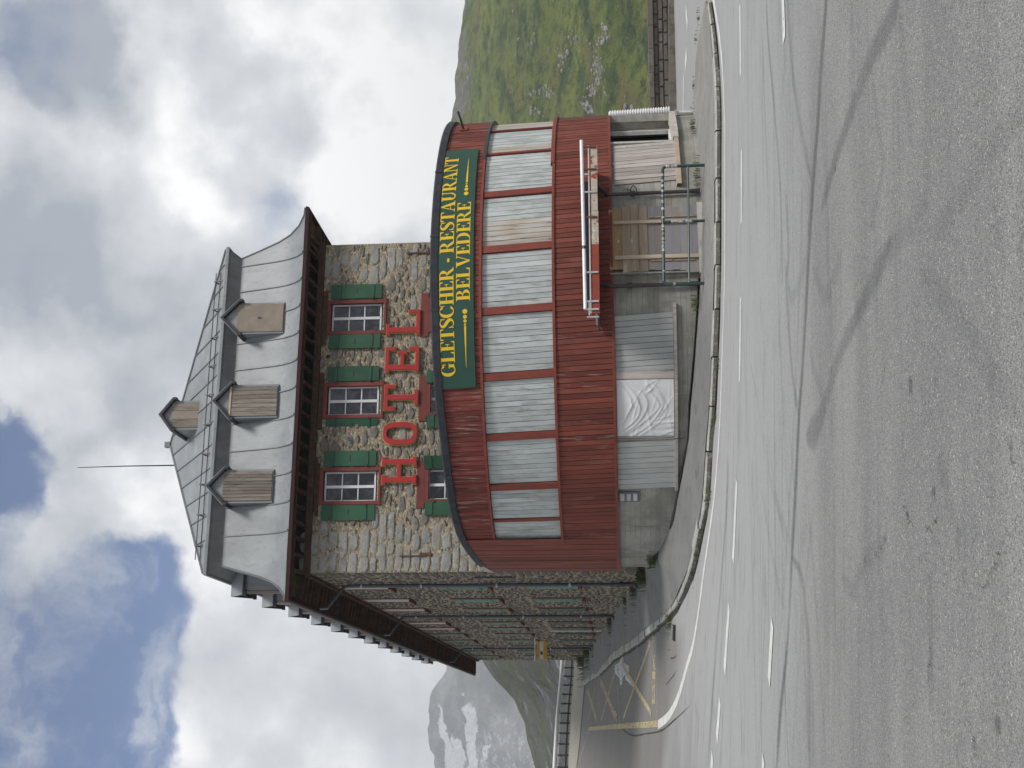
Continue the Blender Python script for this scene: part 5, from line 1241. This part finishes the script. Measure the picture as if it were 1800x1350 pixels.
# ribbed white hose standing at the right edge of the window
rb = []; pr = []
c0, c1 = drum(1.345, -.04, .06), drum(1.36, ZB - .02, .04)
for k in range(97):
    t = k / 96; rb.append(c0.lerp(c1, t)); pr.append(.075 + (.03 if k % 4 in (1, 2) else 0))
m = MB(); m.tube(rb, pr, 12); rh = m.build('ribbed_hose', M['white_pipe'], None); rh.location = ann.location
rh['label'] = 'ribbed white drain hose standing upright beside the open window'; rh['category'] = 'hose'
# lamp arm near the roof edge
lb = thing('wall_bracket', 'small bare iron bracket on red boards above the window band', 'bracket', (DC[0], DC[1], 0))
pl = hit_drum(815, 224)[0]; q = drum(pl, 5.52, .03)
m = MB(); m.box(q, (.34, .06, .18), drum_rot(pl)); m.build('base_plate', M['red_trim'], lb)
m = MB(); m.tube([q + Vector((.0, -.02, .02)), q + Vector((.2, -.25, .06)), q + Vector((.42, -.35, .12))], .03, 6); m.build('arm', M['iron'], lb)
# cable down the lower band
m = MB(); p = hit_drum(1150, 768)[0]; m.tube([drum(p, 2.2, .05), drum(p, ZB - .02, .06), drum(p, .25, .05), drum(p, .2, .12), drum(p, -.05, .06)], .012, 5); m.build('cable', M['iron'], ann)

# ------------------------------------------------------------------ canopy frame over the doorway
PC = .385; crz = drum_rot(PC); cc = drum(PC, 0, 0, False)
cn = thing('door_canopy', 'narrow canopy frame with peeling red fascia above the boarded doorway', 'canopy', (cc.x, cc.y, 0), crz)
# local frame: x along, -y outwards
tN = np.array([math.sin(crz), -math.cos(crz), 0]); tT = np.array([math.cos(crz), math.sin(crz), 0])
def canp(x, y, out):
    h = hit_plane(x, y, np.array([cc.x, cc.y, 0]) + tN * out, tN) - np.array([cc.x, cc.y, 0]); return float(h @ tT), float(h[2])
OUTC = .95
(xl, zl), (xr, zr), (xm, zm) = canp(1048, 551, OUTC), canp(1043, 257, OUTC), canp(1047, 430, OUTC)
zt_, zb_ = canp(1040, 400, OUTC)[1], canp(1052, 400, OUTC)[1]
m = MB(); m.bx(xl, xm, -OUTC - .02, -OUTC + .02, zb_, zt_); m.build('fascia', M['peeled'], cn)
fx = [xm + (xr - xm) * k / 3 for k in range(4)]
for k in range(3): m = MB(); m.bx(fx[k] + .004, fx[k + 1] - .004, -OUTC - .02 - .006 * (k % 2), -OUTC + .02, zb_ + .01 * (k % 2), zt_); m.build('fascia', M['peeled_bare'], cn)
m = MB(); m.bx(xl + .05, xr - .05, -OUTC + .021, .3, zb_ + .01, zb_ + .05); m.build('canopy_deck', M['navy'], cn)
(xd0, _), (xd1, _) = canp(1034, 538, OUTC - .1), canp(1034, 322, OUTC - .1)
zr_ = canp(1036.5, 400, OUTC)[1]
m = MB(); m.bx(xd0, xd1, -OUTC + .05, -OUTC + .2, zr_ - .02, zr_ + .17); m.build('rolled_felt', M['navy'], cn)
m = MB(); m.tube([(xl - .02, -OUTC - .03, zr_), (xr, -OUTC - .03, zr_)], .018, 6); m.build('rail', M['pale_trim'], cn)
zp = canp(1024.5, 400, OUTC)[1]; xp0, xp1 = canp(1028, 545, OUTC)[0], canp(1022, 249, OUTC)[0]; zp0, zp1 = canp(1029, 545, OUTC)[1], canp(1022, 249, OUTC)[1]
xj = canp(1025, 437, OUTC)[0]; zj = zp0 + (zp1 - zp0) * (xj - xp0) / (xp1 - xp0)
m = MB(); m.tube([(xp0, -OUTC - .05, zp0), (xj, -OUTC - .05, zj)], .042, 10); m.build('white_tube', M['white_pipe'], cn)
m = MB(); m.tube([(xj + .01, -OUTC - .05, zj), (xp1, -OUTC - .05, zp1)], .042, 10); m.build('white_tube', M['white_pipe'], cn)
m = MB(); m.tube([(xj - .04, -OUTC - .05, zj), (xj + .04, -OUTC - .05, zj)], .047, 8); m.build('joint', M['iron'], cn)
for y, key in ((260, 'rust'), (299, 'rust'), (308, 'galv'), (339, 'galv'), (383, 'rust'), (480, 'galv'), (531, 'galv'), (545, 'galv')):
    x = canp(1040, y, OUTC)[0]; zt2 = zp0 + (zp1 - zp0) * (x - xp0) / (xp1 - xp0)
    m = MB(); m.bx(x - .02, x + .02, -OUTC - .06, -OUTC - .021 - .01, zb_ + (.02 if y != 308 else .2), zt2 - .02); m.bx(x - .018, x + .018, -OUTC + .0, -.04, zb_ + .06, zb_ + .11); m.build('bracket', M[key], cn)
m = MB(); m.bx(xl - .06, xl + .3, -OUTC - .05, -OUTC + .1, zr_ + .02, zr_ + .05); m.tube([(xl - .1, -OUTC - .04, zp0 - .03), (xl - .1, -OUTC - .04, zb_ + .02)], .02, 6); m.build('end_strut', M['galv'], cn)

# ------------------------------------------------------------------ sign board with its lettering
sg_ = thing('restaurant_sign', 'long curved green sign with yellow lettering under the annexe roof edge', 'sign', (DC[0], DC[1], 0))
SL, SR = hit_drum(800, 683.5, .06)[0], hit_drum(805, 259, .06)[0]
sL, sR = arc(SL), arc(SR)
def sz(s): return 5.885 + .035 * np.interp(s, [sL, sR * .6, sR], [0, .8, 1.])       # top edge
SHT = .91
def spt(s, f, off):
    """point of the board: s along the wall, f 0 at the top edge .. 1 at the bottom edge"""
    z = sz(s) - SHT * f; p = phi_at(s - LEAN * (z - 5.43)); return drum(p, z, off)
m = MB(); ss = np.linspace(sL, sR, 60)
m.grid([[spt(s, 0, .03), spt(s, 0, .075), spt(s, .33, .075), spt(s, .66, .075), spt(s, 1, .075), spt(s, 1, .03)] for s in ss])
for e in (ss[0], ss[-1]): m.add([spt(e, 0, .03), spt(e, 0, .075), spt(e, 1, .075), spt(e, 1, .03)], [(0, 1, 2, 3)])
m.build('board', M['sign_green'], sg_)
# roman capitals with thick stems, hairlines and bracketless serifs; cap height 1
def R_(x0, x1, y0, y1): return [(x0, y0), (x1, y0), (x1, y1), (x0, y1)]
ST, HN, SF = .205, .055, .055
def stem_(x, y0=0, y1=1, w=ST, l=.09, r=.09, top=True, bot=True):
    o = [R_(x, x + w, y0 + (SF if bot else 0), y1 - (SF if top else 0))]
    if bot: o.append(R_(x - l, x + w + r, y0, y0 + SF))
    if top: o.append(R_(x - l, x + w + r, y1 - SF, y1))
    return o
def bowl(cx, cy, rx, ry, a0, a1, thick, thin, n=14):
    out = []
    for k in range(n):
        q = []
        for j, inn_ in ((k, 0), (k + 1, 0), (k + 1, 1), (k, 1)):
            a = a0 + (a1 - a0) * j / n; x, y = (rx, ry) if not inn_ else (rx - thick, ry - thin)
            q.append((cx + x * math.cos(a), cy + y * math.sin(a)))
        out.append(q)
    return out
def arm_(x1, y, up_, ln): # pointed serif at the end of an arm
    return [(x1, y), (x1, y + up_ * .24), (x1 - .04, y + up_ * .24), (x1 - .12, y + up_ * HN), (x1 - .12, y)]
H_ = math.pi / 2
def glyph(c):
    if c == 'I': return stem_(.1), .42
    if c == 'H': return stem_(.09) + stem_(.56) + [R_(.295, .56, .48, .535)], .88
    if c == 'L': return stem_(.09, r=.05) + [R_(.345, .54, 0, HN), arm_(.66, 0, 1.15, 0)], .70
    if c == 'E': return stem_(.09, r=0) + [R_(.295, .54, 0, HN), arm_(.66, 0, 1.05, 0), R_(.295, .51, 1 - HN, 1), arm_(.63, 1, -1.05, 0), R_(.2955, .43, .475, .525), R_(.431, .48, .36, .64)], .70
    if c == 'T': return stem_(.27, top=False) + [R_(.13, .62, 1 - HN, 1), arm_(.74, 1, -1.05, 0), [(.75 - x, y) for x, y in arm_(.74, 1, -1.05, 0)]], .76
    if c == 'G': return bowl(.43, .5, .42, .515, .62, math.pi * 2 - .95, .21, HN, 24) + [R_(.52, .86, .40, .45), R_(.60, .78, .06, .40), [(.74, .68), (.80, .68), (.80, .98), (.765, .98)]], .90
    if c == 'C': return bowl(.43, .5, .42, .515, .62, math.pi * 2 - .62, .21, HN, 24) + [[(.73, .66), (.79, .66), (.79, .98), (.755, .98)]], .84
    if c == 'D': return stem_(.09, r=0) + [R_(.295, .42, 0, HN), R_(.295, .42, 1 - HN, 1)] + bowl(.42, .5, .42, .5, -H_, H_, .21, HN, 16), .90
    if c == 'B': return stem_(.09, r=0) + [R_(.295, .40, 0, HN), R_(.295, .38, 1 - HN, 1), R_(.295, .40, .49, .54)] + bowl(.38, .765, .27, .235, -H_, H_, .18, HN, 12) + bowl(.40, .27, .32, .27, -H_, H_, .2, HN, 12), .78
    if c == 'R': return stem_(.09) + [R_(.295, .40, 1 - HN, 1), R_(.295, .40, .45, .50)] + bowl(.40, .725, .30, .275, -H_, H_, .2, HN, 12) + [[(.38, .45), (.57, .45), (.82, .06), (.90, .05), (.90, 0), (.66, 0)]], .90
    if c == 'U': return stem_(.09, bot=False, y0=.3) + stem_(.62, bot=False, y0=.3, w=.07) + bowl(.39, .3, .30, .31, math.pi, math.pi * 2, .13, .07, 16), .84
    if c == 'N': return stem_(.1, w=.07) + [R_(.64, .71, .06, 1 - SF), R_(.56, .80, 1 - SF, 1), [(.10, .999), (.30, .999), (.71, 0), (.62, 0)]], .84
    if c == 'A': return [[(.10, SF), (.16, SF), (.40, .86), (.37, .95)], [(.36, 1), (.46, 1), (.78, SF), (.55, SF)], R_(.0, .26, 0, SF), R_(.46, .88, 0, SF), R_(.21, .56, .30, .35)], .88
    if c == 'V': return [[(.78, 1 - SF), (.72, 1 - SF), (.46, .12), (.49, .05)], [(.50, 0), (.40, 0), (.09, 1 - SF), (.32, 1 - SF)], R_(.62, .88, 1 - SF, 1), R_(.0, .42, 1 - SF, 1)], .86
    if c == 'S':
        pts = [(.60, .70, .05), (.575, .86, .05), (.46, .965, .055), (.30, .97, .08), (.165, .87, .15), (.15, .73, .19), (.27, .60, .21), (.43, .47, .215), (.55, .34, .20), (.555, .19, .16), (.43, .055, .085), (.25, .03, .055), (.12, .13, .05), (.075, .31, .05)]
        P = smooth([(a, b, w) for a, b, w in pts], 34); out = []
        L_ = []
        for k in range(len(P)):
            t = P[min(k + 1, len(P) - 1)][:2] - P[max(k - 1, 0)][:2]; t = t / np.linalg.norm(t); nn = np.array([-t[1], t[0]]) * P[k][2] / 2; L_.append((tuple(P[k][:2] + nn), tuple(P[k][:2] - nn)))
        for k in range(len(P) - 1): out.append([L_[k][0], L_[k + 1][0], L_[k + 1][1], L_[k][1]])
        out += [R_(.575, .63, .66, .97), R_(.05, .10, .02, .36)]
        return out, .68
    if c == '-': return [R_(.06, .32, .30, .46)], .38
    return [], .30
def write(text, s0, s1, f_top, f_bot):
    gl_ = [glyph(c) for c in text]; tot_ = sum(w for g_, w in gl_); k = (s1 - s0) / tot_; x = s0; cap = (f_bot - f_top)
    for c, (polys, w) in zip(text, gl_):
        if polys:
            m = MB()
            for i, p in enumerate(polys):
                m.prism(p, lambda u, v, d: spt(x + u * k, f_bot - cap * v, d), .0755, .0835 + .00035 * (i % 12))
            m.build('letter', M['gold'], sg_, label='yellow letter ' + c if c != '-' else 'yellow hyphen')
        x += w * k
sx = lambda x, y: arc(hit_drum(x, y, .075)[0])
write('GLETSCHER - RESTAURANT', sx(785, 662.5), sx(792, 271), .085, .465)
write('BELVEDERE', sx(812, 528.5), sx(812, 352), .535, .905)
def dots(spec, line, f):
    for y, r in spec:
        s = sx(814, y); rr = r * .0139; m = MB(); m.prism([(rr * math.cos(a), rr * math.sin(a)) for a in np.linspace(0, 2 * math.pi, 14, endpoint=False)], lambda u, v, d: spt(s + u, f - v / SHT, d), .0755, .0837); m.build('dot', M['gold'], sg_)
    a, b = sx(814, line[0]), sx(814, line[1]); m = MB(); w = .026
    us = np.linspace(a, b, 9); m.grid([[spt(u, f + q * (w + (.003 - w) * k / 8) / SHT, d) for q, d in ((-1, .0755), (-1, .084), (1, .084), (1, .0755))] for k, u in enumerate(us)]); m.build('taper_line', M['gold'], sg_)
dots([(547.3, 4.4), (557, 3.5), (564.4, 2.9), (570.8, 2.0)], (573.5, 648), .765)
dots([(337, 4.2), (329.6, 3.5), (324.4, 2.7), (320, 1.8)], (317.5, 275), .755)

# ------------------------------------------------------------------ pipe railing in front of the door
def ground_under(x, y): return hit_ground(x, y, .13)
gA, gB, gM = (hit_plane(x, y, (0, 0, z), (0, 0, 1))[:2] for x, y, z in ((1234, 290.5, -.585), (1236, 498, -.47), (1237, 388, -.53)))
rl = thing('pipe_railing', 'dark green pipe railing covered in stickers before the boarded door', 'railing', (float(gB[0]), float(gB[1]), 0))
def pav_z(g): return -.585 if g is gA else -.47 if g is gB else -.53
A3 = Vector((gA[0] - gB[0], gA[1] - gB[1], 0)); zA, zB_ = pav_z(gA) + .02, pav_z(gB) + .02
dA = float(np.linalg.norm(gA)); topA = 1.6 + (1076.5 - 1166) * float(gA[1]) / FPX; topB = 1.6 + (1078.4 - 1166) * float(gB[1]) / FPX
r_ = .09
m = MB(); dirv = A3.normalized()
m.tube([(0, 0, zB_ - .15), (0, 0, topB - r_), Vector((0, 0, topB - r_ * .3)) + dirv * r_ * .3, Vector((0, 0, topB)) + dirv * r_, A3 - dirv * r_ + Vector((0, 0, topA)), A3 - dirv * r_ * .3 + Vector((0, 0, topA - r_ * .3)), A3 + Vector((0, 0, topA - r_)), A3 + Vector((0, 0, zA - .15))], .038, 10); m.build('frame_pipe', M['rail_green'], rl)
zl0 = lambda t: (zB_ + (topB - zB_) * .34) * (1 - t) + (zA + (topA - zA) * .34) * t
m = MB(); m.tube([(0, 0, zl0(0)), A3 + Vector((0, 0, zl0(1)))], .024, 8); m.build('lower_rail', M['rail_green'], rl)
tm = .52; mid = A3 * tm; m = MB(); m.tube([mid + Vector((0, 0, zl0(tm) * 0 + pav_z(gM) - .15)), mid + Vector((0, 0, topB * (1 - tm) + topA * tm))], .036, 10); m.build('mid_post', M['rail_green'], rl)
t = .1
while t < .93:
    l = RP.uniform(.012, .03); z = topB + (topA - topB) * t
    if RP.random() < .75: m = MB(); m.tube([A3 * t + Vector((0, 0, z)), A3 * (t + l) + Vector((0, 0, z))], .0395, 10, False); m.build('sticker', M['sticker'], rl)
    t += l + RP.uniform(.004, .03)
for tt_, z0, z1 in ((tm, .25, .42), (tm, .45, .8), (0., .70, .76), (1., .62, .80), (1., .82, .93)):
    b_ = A3 * tt_; lo = zB_ + (zA - zB_) * tt_; hi = topB + (topA - topB) * tt_; m = MB(); m.tube([b_ + Vector((0, 0, lo + (hi - lo) * z0)), b_ + Vector((0, 0, lo + (hi - lo) * z1))], .0395, 10, False); m.build('sticker', M['sticker'], rl)

# pale post at the annexe's right foot
gp = hit_ground(1223, 197, .13)
pp = thing('drain_post', 'short pale drain pipe post at the right foot of the annexe', 'post', (float(gp[0]), float(gp[1]), float(road_z(*gp)) + .1))
m = MB(); m.tube([(0, 0, -.1), (0, 0, .56)], .05, 8); m.build('pipe', M['white_frame'], pp)
m = MB(); m.box((0, 0, .59), (.16, .16, .06)); m.build('cap', M['pale_trim'], pp)
m = MB(); m.tube([(-.08, 0, .1), (-.08, 0, .62)], .02, 6); m.build('rod', M['iron'], pp)

# drain grate in the road
gd = hit_ground(1185, 1112)
dg_ = thing('drain_grate', 'dark iron drain grate in the gutter beside the parking bays', 'drain grate', (float(gd[0]), float(gd[1]), float(road_z(*gd)) + .005))
sl_ = (float(road_z(gd[0] + .5, gd[1])) - float(road_z(gd[0] - .5, gd[1])))
dg_.rotation_euler = (0, -math.atan(sl_), .15)
m = MB(); m.bx(-.20, .20, -.36, .36, -.05, .012); m.build('frame', M['shadow_gap'], dg_)
for k in range(6): m = MB(); m.bx(-.185 + k * .066, -.155 + k * .066, -.34, .34, .0125, .03); m.build('bar', M['iron'], dg_)

# ------------------------------------------------------------------ weeds
def weed(g, z, h, n, spread, label, R, group=None):
    o = thing('weed_tuft', label, 'weeds', (float(g[0]), float(g[1]), z), 0, group); m = MB()
    for k in range(n):
        a = R.uniform(0, 6.28); r0 = abs(R.gauss(0, spread)); bx, by = r0 * math.cos(a), r0 * math.sin(a) * .6; hh = h * R.uniform(.35, 1.1); ln = R.uniform(.1, .7) * hh; w = R.uniform(.004, .009) * (1 + h); t = a + R.uniform(-1, 1)
        p = Vector((bx, by, -.02)); q = Vector((bx + ln * .4 * math.cos(t), by + ln * .4 * math.sin(t), hh * .65)); e = Vector((bx + ln * math.cos(t), by + ln * math.sin(t), hh * R.uniform(.7, 1.))); sd_ = Vector((-math.sin(t), math.cos(t), 0)) * w
        m.add([p - sd_ * .6, p + sd_ * .6, q + sd_, q - sd_, e], [(0, 1, 2, 3), (3, 2, 4)])
        if R.random() < .6:
            lw = R.uniform(.012, .03) * (.6 + h); c = q; m.add([c, c + Vector((lw * math.cos(t + 1), lw * math.sin(t + 1), lw * .6)), c + Vector((lw * 1.9 * math.cos(t + .6), lw * 1.9 * math.sin(t + .6), lw * .3)), c + Vector((lw * math.cos(t + .2), lw * math.sin(t + .2), -lw * .1))], [(0, 1, 2, 3)])
    m.build('blades', M['weed'], o, kind='stuff'); return o
RW = random.Random(9)
for b, h, n, sp, lab in ((-.05, .36, 380, .22, 'tall bushy weeds at the hotel corner below the red boards'), (3.4, .28, 240, .3, 'weeds under the cellar hatch beside the first downpipe'), (7.6, .16, 120, .4, 'low weeds along the wall foot past the cellar hatch'), (15.5, .3, 200, .4, 'weeds at the foot of the middle downpipe'), (31.5, .22, 120, .5, 'thin weeds at the wall foot near the hanging sign'), (36.5, .5, 360, .6, 'dark weeds just behind the farthest downpipe'), (43.5, .6, 360, .8, 'farthest weeds at the end of the hotel wall')):
    g = C0 - .16 * E1 + b * E2; weed(g, side_base(b) - .02, h, n, sp, lab, RW)
p = drum(-1.13, 0, .05, False); weed(p, drum_base(-1.13) + .02, .28, 70, .16, 'small weeds where the concrete base meets the hotel corner', RW)
p = drum(.65, 0, .12, False); weed(p, drum_base(.65) + .02, .2, 70, .3, 'mossy weeds under the weathered planks beside the railing', RW)
p = drum(.12, 0, .1, False); weed(p, drum_base(.12) + .02, .22, 60, .2, 'weeds at the foot of the thick downpipe', RW)
p = drum(1.02, 0, .1, False); weed(p, drum_base(1.02) + .02, .16, 60, .25, 'thin weeds below the open window', RW)
for (x, y), n, lab in (((1180, 1086), 130, 'mossy weeds between the kerb corner and the drain grate'), ((1146, 1115), 70, 'small weed on the kerb above the crossed parking bay'), ((1264, 640), 26, 'tiny weed in the kerb joint below the white plastic sheet'), ((1259, 735), 26, 'tiny weed in the kerb joint below the dangling cable'),
        ((1250, 870), 36, 'tuft at the kerb foot below the blue grey vent grille'), ((1232, 962), 30, 'tuft at the kerb foot below the left end of the red boards'), ((1244, 12), 60, 'weeds on the pointed tip of the paved island'), ((1262, 90), 30, 'weed at the kerb foot near the tip of the island'), ((1268, 380), 20, 'tiny weed in the kerb joint in front of the pipe railing'), ((1220, 1012), 30, 'tuft in the kerb where it curves uphill')):
    g = hit_ground(x, y); weed((g[0], g[1]), float(road_z(*g)), .10 if n < 100 else .22, n, .12 if n < 100 else .35, lab, RW, 'weeds along the kerb')
for (x, y), n, lab in (((1228, 30), 20, 'low weed on the back edge of the island near its tip'), ((1224, 70), 20, 'second low weed on the back edge of the paved island'), ((1220, 150), 24, 'low weed on the back edge where the island widens'), ((1222, 188), 40, 'weeds beside the pale drain post on the island edge')):
    g = hit_ground(x, y, .13); weed((g[0], g[1]), float(road_z(*g)) + .12, .09, n, .14, lab, RW, 'weeds along the island edge')
# moss and dirt in the channel at the kerb's foot
def off_rib(name, off, w, mt, i0, i1, z):
    m = MB(); rows = []
    for k in range(i0, i1):
        t = ks[min(k + 1, NK - 1)] - ks[max(k - 1, 0)]; t = t / np.linalg.norm(t); nr = np.array([t[1], -t[0]]);
        if nr @ (DC - ks[k]) > 0 and k < 118: nr = -nr
        rows.append([(*(ks[k] + nr * (off + w * a * (1 + .5 * math.sin(k * 1.7) + .4 * math.sin(k * .61)))), float(road_z(*ks[k])) + z) for a in (-.5, .5)])
    m.grid(rows); return m.build(name, mt, None, kind='structure')
off_rib('gutter_moss', .035, .07, M['moss'], 0, NK - 30, .035)

# ------------------------------------------------------------------ haze
def haze(density):
    m = bpy.data.materials.new('thin mountain haze'); m.use_nodes = True; nt = m.node_tree; nt.nodes.clear()
    o = nt.nodes.new('ShaderNodeOutputMaterial'); v = nt.nodes.new('ShaderNodeVolumePrincipled')
    v.inputs['Color'].default_value = (.93, .95, .98, 1); v.inputs['Density'].default_value = density; v.inputs['Anisotropy'].default_value = .2
    nt.links.new(v.outputs[0], o.inputs['Volume'])
    b = MB(); b.bx(-4100, 4100, -80, 3700, -72, 560); return b.build('haze', m, None, kind='stuff')
haze(2.0e-4)
sc.cycles.volume_bounces = 1; sc.cycles.max_bounces = 6; sc.cycles.use_denoising = True; sc.cycles.use_adaptive_sampling = False; sc.cycles.denoiser = 'OPENIMAGEDENOISE'; sc.cycles.denoising_input_passes = 'RGB_ALBEDO_NORMAL'; sc.cycles.denoising_prefilter = 'ACCURATE'
